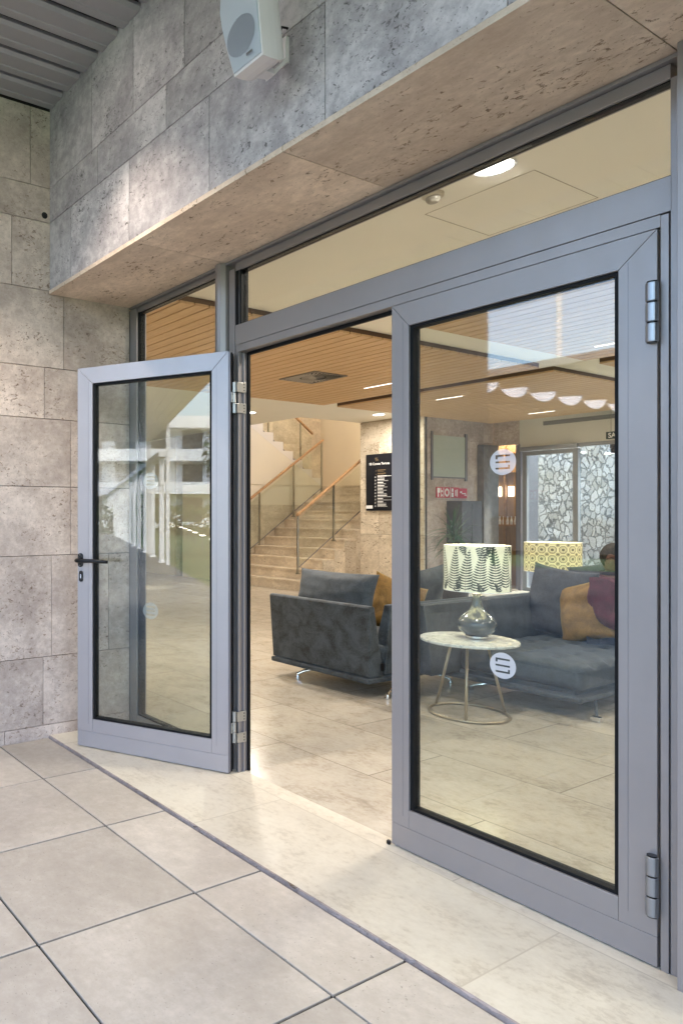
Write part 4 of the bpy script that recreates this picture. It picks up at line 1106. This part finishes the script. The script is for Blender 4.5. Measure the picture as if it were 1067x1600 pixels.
def ferns(b, cx, cy, r, zb, zt):
    rnd = random.Random(21)
    def strip(a0, z0, a1, z1, w0, w1, rr):
        d = Vector(((a1 - a0) * r, z1 - z0)); 
        if d.length < 1e-5: return
        d.normalize(); nx_, nz_ = -d.y / r, d.x
        pts = [(a0 + nx_ * w0, z0 + nz_ * w0), (a1 + nx_ * w1, z1 + nz_ * w1), (a1 - nx_ * w1, z1 - nz_ * w1), (a0 - nx_ * w0, z0 - nz_ * w0)]
        pts = [(a, min(max(z, zb + .001), zt - .001)) for a, z in pts]
        if abs(z0 - z1) < 1e-6 and (z0 >= zt - .001 or z0 <= zb + .001): return
        b.poly([cylP(cx, cy, rr, a, z) for a, z in pts])
    fronds = []
    for k in range(14): fronds.append((2 * pi * k / 14 + rnd.uniform(-.06, .06), zb + rnd.uniform(-.03, .04), rnd.uniform(.24, .32), rnd.uniform(-.14, .14), rnd.uniform(.056, .072)))
    for k in range(10): fronds.append((2 * pi * (k + .5) / 10 + rnd.uniform(-.08, .08), zb - .01, rnd.uniform(.07, .12), rnd.uniform(-.25, .25), rnd.uniform(.025, .036)))
    for k in range(9): fronds.append((rnd.uniform(0, 6.28), zt + .03, -rnd.uniform(.09, .16), rnd.uniform(-.3, .3), rnd.uniform(.03, .04)))
    for i, (a0, z0, L, lean, wd) in enumerate(fronds):
        n = max(8, int(abs(L) / .0165)); pa, pz = a0, z0; rr = r + .0003 * (i % 3)
        for k in range(1, n + 1):
            f = k / n; a = a0 + lean * f * f; z = z0 + L * f
            if zb < z < zt or zb < pz < zt: strip(pa, pz, a, z, .0011, .0009, rr)
            lw = wd * (1 - f) ** .7 * min(1, f * 6 + .35)
            for sg in (1, -1):
                da = sg * lw / r; dz = (.30 * lw + .004) * (1 if L > 0 else -1)
                if zb + .001 < z < zt - .001:
                    am, zm = a + da * .55, z + dz * .32
                    strip(a, z, am, zm, .0024, .0052, rr); strip(am, zm, a + da, z + dz, .0052, .0008, rr)
            pa, pz = a, z
def octagons(b, cx, cy, r, zb, zt):
    H = zt - zb; P = .082; n = int(round(2 * pi * r / P)); P = 2 * pi * r / n
    def ringp(a, z, ro, ri, k=8, ph=pi / 8):
        for i in range(k):
            t0, t1 = ph + 2 * pi * i / k, ph + 2 * pi * (i + 1) / k
            q = [(ro * cos(t0), ro * sin(t0)), (ro * cos(t1), ro * sin(t1)), (ri * cos(t1), ri * sin(t1)), (ri * cos(t0), ri * sin(t0))]
            pts = [(a + u / r, min(max(z + v, zb + .001), zt - .001)) for u, v in q]
            if max(p[1] for p in pts) - min(p[1] for p in pts) < 1e-5: continue
            b.poly([cylP(cx, cy, r, aa, zz) for aa, zz in pts])
    nr = int(H / P) + 2
    for j in range(-1, nr):
        for i in range(n):
            a = 2 * pi * i / n; z = zb + P * (j + .5)
            if zb - .03 < z < zt + .03:
                ringp(a, z, .036, .0295); ringp(a, z, .0245, .0215); ringp(a, z, .014, .0, 8)
            a2, z2 = a + pi / n, z + P / 2
            if zb - .02 < z2 < zt + .02:
                ringp(a2, z2, .0165, .0125, 12, 0); ringp(a2, z2, .0095, 0, 10, 0)
lamp_obj(-2.795, 4.565, .5005, 'table lamp with a fern leaf shade and grey ceramic base on the marble table', .822, 1.120, .198, shade_mat('cream_shade', (.80, .78, .60), .05), ferns, plain('fern_print_green', (.035, .055, .05), .8), M_ceram)
lamp_obj(-3.52, 6.92, .4705, 'table lamp with an octagon patterned yellow shade behind the teal cushion', .80, 1.065, .225, shade_mat('yellow_shade', (.78, .68, .38), .06), octagons, plain('octagon_print_grey', (.22, .19, .12), .8), M_ceram2)

# ---------------------------------------------------------------- potted plant
pp = thing('potted_plant', 'spiky green potted dracaena in front of the grey cupboard', 'plant', (-5.95, 9.2, 0))
b = B(); b.lathe(-5.95, 9.2, [(.14, 0), (.15, .01), (.19, .36), (.20, .40), (.18, .40), (.17, .34)], 28); part('pot', b, plain('dark_pot', (.05, .05, .055), .4), pp, smooth=False)
b = B(); b.tube([(-5.95, 9.2, .3), (-5.94, 9.21, .7), (-5.96, 9.19, 1.1)], [.028, .024, .02], 8); b.tube([(-5.95, 9.2, .4), (-5.88, 9.12, .8), (-5.86, 9.08, .95)], [.02, .016, .014], 8); part('trunk', b, plain('bark', (.12, .09, .06), .9, bump=.5), pp, smooth=True)
b = B(); rnd = random.Random(5)
for (cx, cy, cz, n) in ((-5.96, 9.19, 1.08, 52), (-5.86, 9.08, .95, 34)):
    for k in range(n):
        a = rnd.uniform(0, 2 * pi); el = rnd.uniform(-.15, 1.35); L = rnd.uniform(.34, .52); w = rnd.uniform(.010, .017)
        p = Vector((cx, cy, cz + rnd.uniform(-.14, .05))); d = Vector((cos(a) * cos(el), sin(a) * cos(el), sin(el)))
        sd_ = Vector((-sin(a), cos(a), 0)); prev = None
        for s in range(7):
            f = s / 6; q = p + d * L * f + Vector((0, 0, -.24 * f * f * cos(el))); ww = w * (1 - f) ** .6 * min(1, .5 + 2 * f)
            up = Vector((0, 0, .25 * ww))
            cur = (b.bm.verts.new(q + sd_ * ww + up), b.bm.verts.new(q - up * .5), b.bm.verts.new(q - sd_ * ww + up))
            if prev: b.bm.faces.new((prev[0], prev[1], cur[1], cur[0])); b.bm.faces.new((prev[1], prev[2], cur[2], cur[1]))
            prev = cur
part('leaves', b, plain('dracaena_green', (.035, .11, .045), .45, var=.4, vscale=6), pp, smooth=True, recalc=False)

# ---------------------------------------------------------------- seated man
pe = thing('person', 'man in a burgundy shirt and glasses seated on the long sofa, looking right', 'person', (-2.6, 6.1, .34))
def skin(name, verts, edges, radii, m, root=0, sub=2, parent=pe):
    me = bpy.data.meshes.new(name); base = ORG[parent.name]
    me.from_pydata([Vector(v) - base for v in verts], edges, []); me.materials.append(m)
    o = bpy.data.objects.new(name, me); COL.objects.link(o); o.parent = parent; ORG[o.name] = base.copy()
    md = o.modifiers.new('skin', 'SKIN'); md.use_smooth_shade = True
    sv = me.skin_vertices[0].data
    for i, r in enumerate(radii): sv[i].radius = (r, r) if not isinstance(r, tuple) else r; sv[i].use_root = (i == root)
    s_ = o.modifiers.new('sub', 'SUBSURF'); s_.levels = sub; s_.render_levels = sub
    return o
px, py = -2.66, 6.06
M_skin = plain('skin_tone', (.17, .075, .055), .5, var=.06, vscale=12)
M_shirt = plain('burgundy_cloth', (.085, .010, .028), .85, var=.35, vscale=14, bump=.3, bscale=30)
M_trou = plain('dark_trousers', (.02, .022, .03), .85, var=.2)
def arm(sy):
    return [(px + .02, py + sy * .17, .80), (px + .04, py + sy * .215, .55), (px + .27, py + sy * .16, .50), (px + .33, py + sy * .13, .50)]
V = [(px, py, .40), (px - .03, py, .58), (px - .03, py, .76), (px - .015, py, .86), (px + .0, py, .905)]
Ed = [(0, 1), (1, 2), (2, 3), (3, 4)]; Rr = [(.13, .10), (.12, .09), (.13, .09), (.060, .058), (.050, .050)]
for sy in (1, -1):
    i0 = len(V); V += arm(sy); Ed += [(2, i0), (i0, i0 + 1), (i0 + 1, i0 + 2), (i0 + 2, i0 + 3)]; Rr += [.046, .038, .032, .028]
    i1 = len(V); V += [(px + .05, py + sy * .09, .42), (px + .44, py + sy * .10, .44), (px + .46, py + sy * .10, .10), (px + .58, py + sy * .11, .045)]
    Ed += [(0, i1), (i1, i1 + 1), (i1 + 1, i1 + 2), (i1 + 2, i1 + 3)]; Rr += [.085, .062, .042, .035]
    h0 = i0 + 3
    for f in range(5):      # fingers resting on the thigh
        bs_ = Vector(V[h0]); y_ = (f - 2) * .017 * sy
        j = len(V); V += [tuple(bs_ + Vector((.045 if f else .01, y_ + (-.02 * sy if not f else 0), -.005))), tuple(bs_ + Vector((.085 if f else .035, y_ * 1.1 + (-.03 * sy if not f else 0), -.02)))]
        Ed += [(h0, j), (j, j + 1)]; Rr += [.009, .0075]
body = skin('body', V, Ed, Rr, M_skin)
# head joined to the body as a child face surface
def headfn(v, th, ph):
    x, y, z = v
    if z < 0: x *= 1 - .10 * (-z / .12); y *= 1 - .28 * (-z / .12)
    if x > 0 and z < -.02: x += .012 * min(1, (-z - .02) / .05)
    if x < 0: x *= 1.06
    if x > .05 and abs(y) < .03 and -.045 < z < .03:
        x += .026 * (1 - abs(y) / .03) * (1 - max(0, (z + .03)) / .06 if z > -.03 else 1 - (-.03 - z) / .015)
    if x > .04 and .012 < abs(y) < .05 and .0 < z < .028: x -= .008
    return Vector((x, y, z))
hM = Matrix.Rotation(radians(-6), 4, 'Z') @ Matrix.Rotation(radians(6), 4, 'Y')
hc = (px + .025, py, .985)
b = B(); b.blob(hc, .092, .074, .118, 40, 30, hM, headfn)
for sy in (1, -1): b.blob((hc[0] - .008, hc[1] + sy * .075, hc[2] - .005), .018, .008, .032, 12, 8)
hd_ = part('head', b, M_skin, body, smooth=True)
b = B(); b.blob((hc[0] - .010, hc[1], hc[2] + .024), .096, .080, .106, 36, 26, hM, lambda v, th, ph: v if (v.z > .03 - .25 * v.x and v.x < .075) or v.x < -.03 else v * .86)
part('hair', b, plain('short_grey_hair', (.035, .028, .024), .9, var=.4, vscale=60, bump=.5, bscale=200), pe, smooth=True)
b = B()
for sy in (1, -1):
    b.tube([tuple(Vector((hc[0] + .083, hc[1] + sy * .062, hc[2] + .012))), tuple(Vector((hc[0] - .01, hc[1] + sy * .081, hc[2] + .016))), (hc[0] - .03, hc[1] + sy * .078, hc[2] + .002)], .0022, 6)
    cg = Vector((hc[0] + .098, hc[1] + sy * .031, hc[2] + .006))
    b.tube([cg + Vector((0, .024 * cos(t), .017 * sin(t))) for t in [2 * pi * k / 16 for k in range(17)]], .0018, 5, False)
b.tube([(hc[0] + .102, hc[1] - .008, hc[2] + .01), (hc[0] + .102, hc[1] + .008, hc[2] + .01)], .0018, 5)
part('glasses', b, M_black, pe)
b = B()
for sy in (1, -1): b.blob((hc[0] + .083, hc[1] + sy * .031, hc[2] + .006), .009, .011, .008, 10, 8)
part('eyes', b, plain('eye_white', (.6, .58, .55), .2), pe, smooth=True)
V = [(px, py, .42), (px - .03, py, .58), (px - .03, py, .765), (px - .015, py, .845), (px - .01, py, .872)]
Ed = [(0, 1), (1, 2), (2, 3), (3, 4)]; Rr = [(.175, .135), (.165, .125), (.182, .122), (.085, .08), (.066, .066)]
for sy in (1, -1):
    i0 = len(V); a = arm(sy); a[3] = tuple(Vector(a[2]).lerp(Vector(a[3]), .55)); V += a
    Ed += [(2, i0), (i0, i0 + 1), (i0 + 1, i0 + 2), (i0 + 2, i0 + 3)]; Rr += [.084, .068, .054, .048]
skin('shirt', V, Ed, Rr, M_shirt)
b = B(); b.torus((px - .008, py, .885), .062, .013, 28, 8, 1.2); part('collar', b, plain('dark_collar', (.02, .012, .018), .8), pe, smooth=True)
V = [(px, py, .40)]; Ed = []; Rr = [(.17, .13)]
for sy in (1, -1):
    i1 = len(V); V += [(px + .05, py + sy * .09, .42), (px + .44, py + sy * .10, .44), (px + .46, py + sy * .10, .14)]
    Ed += [(0, i1), (i1, i1 + 1), (i1 + 1, i1 + 2)]; Rr += [.098, .074, .056]
skin('trousers', V, Ed, Rr, M_trou)
for sy in (1, -1):
    b = B(); rbox(b, (px + .53, py + sy * .105, .045), (.27, .095, .088), .04, 6); part('shoe', b, M_black, pe, smooth=True)

# ---------------------------------------------------------------- outdoor lights in the slat canopy
def canopy_light(x, y, label, e, ang, tgt):
    t = thing('canopy_spotlight', label, 'spotlight', (x, y, 3.744), 'spotlights in the slat canopy')
    b = B(); rg = [[(x + r * cos(2 * pi * k / 28), y + r * sin(2 * pi * k / 28), z) for k in range(28)] for r, z in ((.06, 3.7435), (.062, 3.735), (.05, 3.733), (.045, 3.7435))]
    b.rings(rg, True, False); part('trim', b, M_slat_metal, t)
    b = B(); b.lathe(x, y, [(.045, 3.739), (.045, 3.742)], 24); part('lens', b, plain('spot_lens', (1, 1, 1), .4, emit=(1, .95, .88), estr=18), t)
    lamp('SPOT', (x, y, 3.725), e, (1, .86, .70), .03, radians(ang), .55, t, (tgt[0], tgt[1], 0))
canopy_light(-2.80, 1.28, 'spotlight in the canopy washing the beam near the stone wall', 14, 84, (-2.80, 1.42))
canopy_light(.15, 1.16, 'spotlight in the canopy above the closed door', 11, 88, (-.3, 1.5))
canopy_light(-2.85, .15, 'spotlight in the canopy over the paving by the stone wall', 15, 105, (-3.1, .4))
canopy_light(.25, -.7, 'spotlight in the canopy behind the viewpoint', 8, 100, (.25, -.7))

# ---------------------------------------------------------------- the garden side, seen only in reflections
cw = thing('colonnade', 'white colonnade of slim square columns along the garden walk', 'colonnade', (-1.3, -10, 0))
for k in range(16):
    y = -13.5 - 2.5 * k
    b = B(); b.box(-1.36, -1.22, y - .09, y + .09, -.02, 2.9); b.box(-1.40, -1.18, y - .13, y + .13, -.02, .02); part('column', b, M_whitepaint, cw)
for k in range(14):
    y = -18.5 - 2.5 * k
    b = B(); b.box(-5.50, -5.38, y - .09, y + .09, -.02, 2.9); part('column', b, M_whitepaint, cw)
b = B(); b.box(-1.40, -1.18, -52, -13.2, 2.901, 3.06); b.box(-5.54, -5.34, -52, -18.2, 2.901, 3.06)
part('beam', b, M_whitepaint, cw)
aw = B()
for r_ in range(26):
    y0 = -19.0 - r_ * 1.25
    for c_ in range(7):
        x0 = -5.3 + c_ * .57 + (.2 if r_ % 2 else 0)
        if x0 > -1.7: continue
        vs = []
        for i in range(9):
            f = i / 8; z = 2.92 - .12 * sin(pi * f) - .05 * (c_ % 2)
            vs.append((aw.bm.verts.new((x0 + .50 * f, y0, z)), aw.bm.verts.new((x0 + .50 * f, y0 - .55, z + .05 * sin(pi * f)))))
        for i in range(8): aw.bm.faces.new((vs[i][0], vs[i + 1][0], vs[i + 1][1], vs[i][1]))
M_awn = plain('awning_fabric', (.55, .56, .60), .8)
o = solo('fabric_awning', aw, M_awn, 'rows of draped white fabric shades hung far down the colonnade', 'awning', (-3.1, -20, 2.9), recalc=False)
md = o.modifiers.new('solid', 'SOLIDIFY'); md.thickness = .006
aw = B()
for c_ in range(7):
    y0 = -2.6 - c_ * .62; vs = []
    for i in range(25):
        f = i / 24; z = 2.86 - .15 * sqrt(max(0, 1 - (2 * f - 1) ** 2))
        vs.append((aw.bm.verts.new((-4.75, y0 - .60 * f, z)), aw.bm.verts.new((-5.30, y0 - .60 * f, z + .04))))
    for i in range(24): aw.bm.faces.new((vs[i][0], vs[i + 1][0], vs[i + 1][1], vs[i][1]))
o = solo('fabric_awning', aw, M_awn, 'single row of scalloped white fabric shades reflected in the closed door', 'awning', (-5, -4.5, 2.8), recalc=False)
md = o.modifiers.new('solid', 'SOLIDIFY'); md.thickness = .006
wk = thing('sky_block_roof', 'added flat grey roof that keeps sky out of the open door reflection', 'roof', (-2.3, -9, 3.2))  # added roof, blocks the sky in the open door glass
b = B()
for k in range(12): b.box(-3.68 + k * .21, -3.68 + k * .21 + .19, -17.5, -4.5, 3.75, 3.78)
part('slats', b, M_slat_metal, wk)
b = B(); b.box(-3.70, -1.16, -17.5, -4.48, 3.79, 3.95); part('deck', b, M_dark, wk)
b = B(); b.box(-1.30, -1.20, -17.45, -17.35, -.02, 3.79); b.box(-3.70, -3.60, -17.45, -17.35, -.02, 3.79); b.box(-1.30, -1.20, -12.5, -12.4, -.02, 3.79); part('column', b, M_whitepaint, wk)
fp = thing('mast', 'tall slim white mast on the dark backdrop block, reflected in the closed door', 'mast', (-13.2, -21.4, 6.65))
b = B(); b.tube([(-13.2, -21.4, 6.66), (-13.2, -21.4, 15)], .09, 12); part('pole', b, M_whitepaint, fp)

def tree(cx, cy, h, r, seed, label, mg, trunk_r=.14):
    t = thing('garden_tree', label, 'tree', (cx, cy, 0), 'garden trees behind the viewpoint')
    rnd = random.Random(seed); b = B()
    b.tube([(cx, cy, -.2), (cx + .1, cy, h * .3), (cx + .05, cy + .1, h * .75)], [trunk_r, trunk_r * .75, trunk_r * .3], 8)
    tips = []
    for k in range(9):
        a = rnd.uniform(0, 6.28); z0 = h * rnd.uniform(.3, .7); L = r * rnd.uniform(.5, .95)
        p1 = Vector((cx + cos(a) * L, cy + sin(a) * L, z0 + h * rnd.uniform(.05, .25)))
        b.tube([(cx + .07, cy + .03, z0), tuple(p1 * .5 + Vector((cx, cy, z0 + .1)) * .5), tuple(p1)], [trunk_r * .4, trunk_r * .25, trunk_r * .1], 5); tips.append(p1)
    part('trunk', b, plain('tree_bark', (.10, .075, .055), .9, var=.3), t)
    b = B(); tips.append(Vector((cx, cy, h * .85)))
    for k in range(2600):
        tp = rnd.choice(tips); v = Vector((rnd.gauss(0, 1), rnd.gauss(0, 1), rnd.gauss(0, .8))).normalized() * (r * .45 * rnd.random() ** .45)
        c = tp + v; s = rnd.uniform(.05, .11); n = Vector((rnd.gauss(0, 1), rnd.gauss(0, 1), rnd.gauss(0, 1))).normalized(); a = n.orthogonal().normalized() * s; d = n.cross(a)
        b.poly([c + a, c + d * .6, c - a, c - d * .6])
    part('crown', b, mg, t, recalc=False)
M_leaf = plain('tree_leaves', (.045, .09, .03), .7, var=.5, vscale=1.2)
tree(6.5, -20, 6.5, 2.6, 1, 'bushy garden tree reflected on the right of the open door', M_leaf)
tree(2.2, -17, 4.4, 1.4, 2, 'small garden tree nearest the walk', M_leaf)
tree(9.5, -33, 8, 3.2, 3, 'tall tree far down the garden', M_leaf)
hw = thing('dark_backdrop', 'added dark block behind the viewpoint that darkens the closed door reflection', 'building', (-24, -22, 0))  # added block, gives the closed door glass something dark to reflect
b = B(); b.box(-44, -9, -30, -21, 0, 6.4); part('wall', b, plain('brown_render', (.055, .045, .04), .8, var=.2), hw)
b = B(); b.box(-44.2, -8.8, -30.2, -20.7, 6.4, 6.65); part('roof', b, M_alu_dark, hw)
for k in range(9):
    b = B(); x = -42 + k * 3.7; b.box(x, x + 1.6, -20.99, -20.95, 1.2, 3.0); part('window', b, plain('backdrop_window', (.08, .10, .12), .1) if k == 0 else bpy.data.materials['backdrop_window'], hw)
bd = thing('apartment_building', 'white building with long balconies beyond the garden', 'building', (6, -62, 0))
b = B(); b.box(-8, 28, -70, -61, 0, 10.5); part('wall', b, M_whitepaint, bd)
bw = B(); bl = B()
for f in range(3):
    bl.box(-8, 28, -61, -59.4, 3.2 + f * 3.1, 3.45 + f * 3.1); bl.box(-8, 28, -59.5, -59.4, 3.45 + f * 3.1, 4.3 + f * 3.1)
for f in range(3):
    for k in range(11):
        b = B(); x = -6.6 + k * 3.2; b.box(x, x + 1.9, -60.99, -60.95, .6 + f * 3.2, 2.9 + f * 3.2); part('window', b, plain('window_dark', (.05, .07, .09), .1) if k + f == 0 else bpy.data.materials['window_dark'], bd)
part('balcony', bl, M_whitepaint, bd)
for k in range(11):
    y = -9 - k * 4.4; x = .1 + k * .42
    t = thing('garden_lamp', ['nearest', 'second', 'third', 'fourth', 'fifth', 'sixth', 'seventh', 'eighth', 'ninth', 'tenth', 'farthest'][k] + ' low lit bollard lamp in the row along the lawn', 'lamp', (x, y, -.16), 'bollard lamps along the lawn')
    b = B(); b.box(x - .03, x + .03, y - .03, y + .03, -.16, .45); part('post', b, M_alu_dark, t)
    b = B(); b.box(x - .10, x + .10, y - .10, y + .10, .45, .49); part('head', b, plain('bollard_glow', (1, 1, 1), .5, emit=(1, .92, .78), estr=3) if k == 0 else bpy.data.materials['bollard_glow'], t)
hg = B(); rnd = random.Random(8)
for k in range(9000):
    x = rnd.uniform(-42, 30); y = -42 + rnd.uniform(-1.2, 1.2) - .2 * abs(x) * 0; z = rnd.uniform(-.1, 1.9) ; s = rnd.uniform(.10, .24)
    n = Vector((rnd.gauss(0, 1), rnd.gauss(0, 1), rnd.gauss(0, 1))).normalized(); a = n.orthogonal().normalized() * s; d = n.cross(a); c = Vector((x, y, z))
    hg.poly([c + a, c + d * .7, c - a, c - d * .7])
solo('hedge', hg, M_leaf, 'long clipped green hedge closing the garden', 'hedge', (-6, -42, 0), recalc=False)
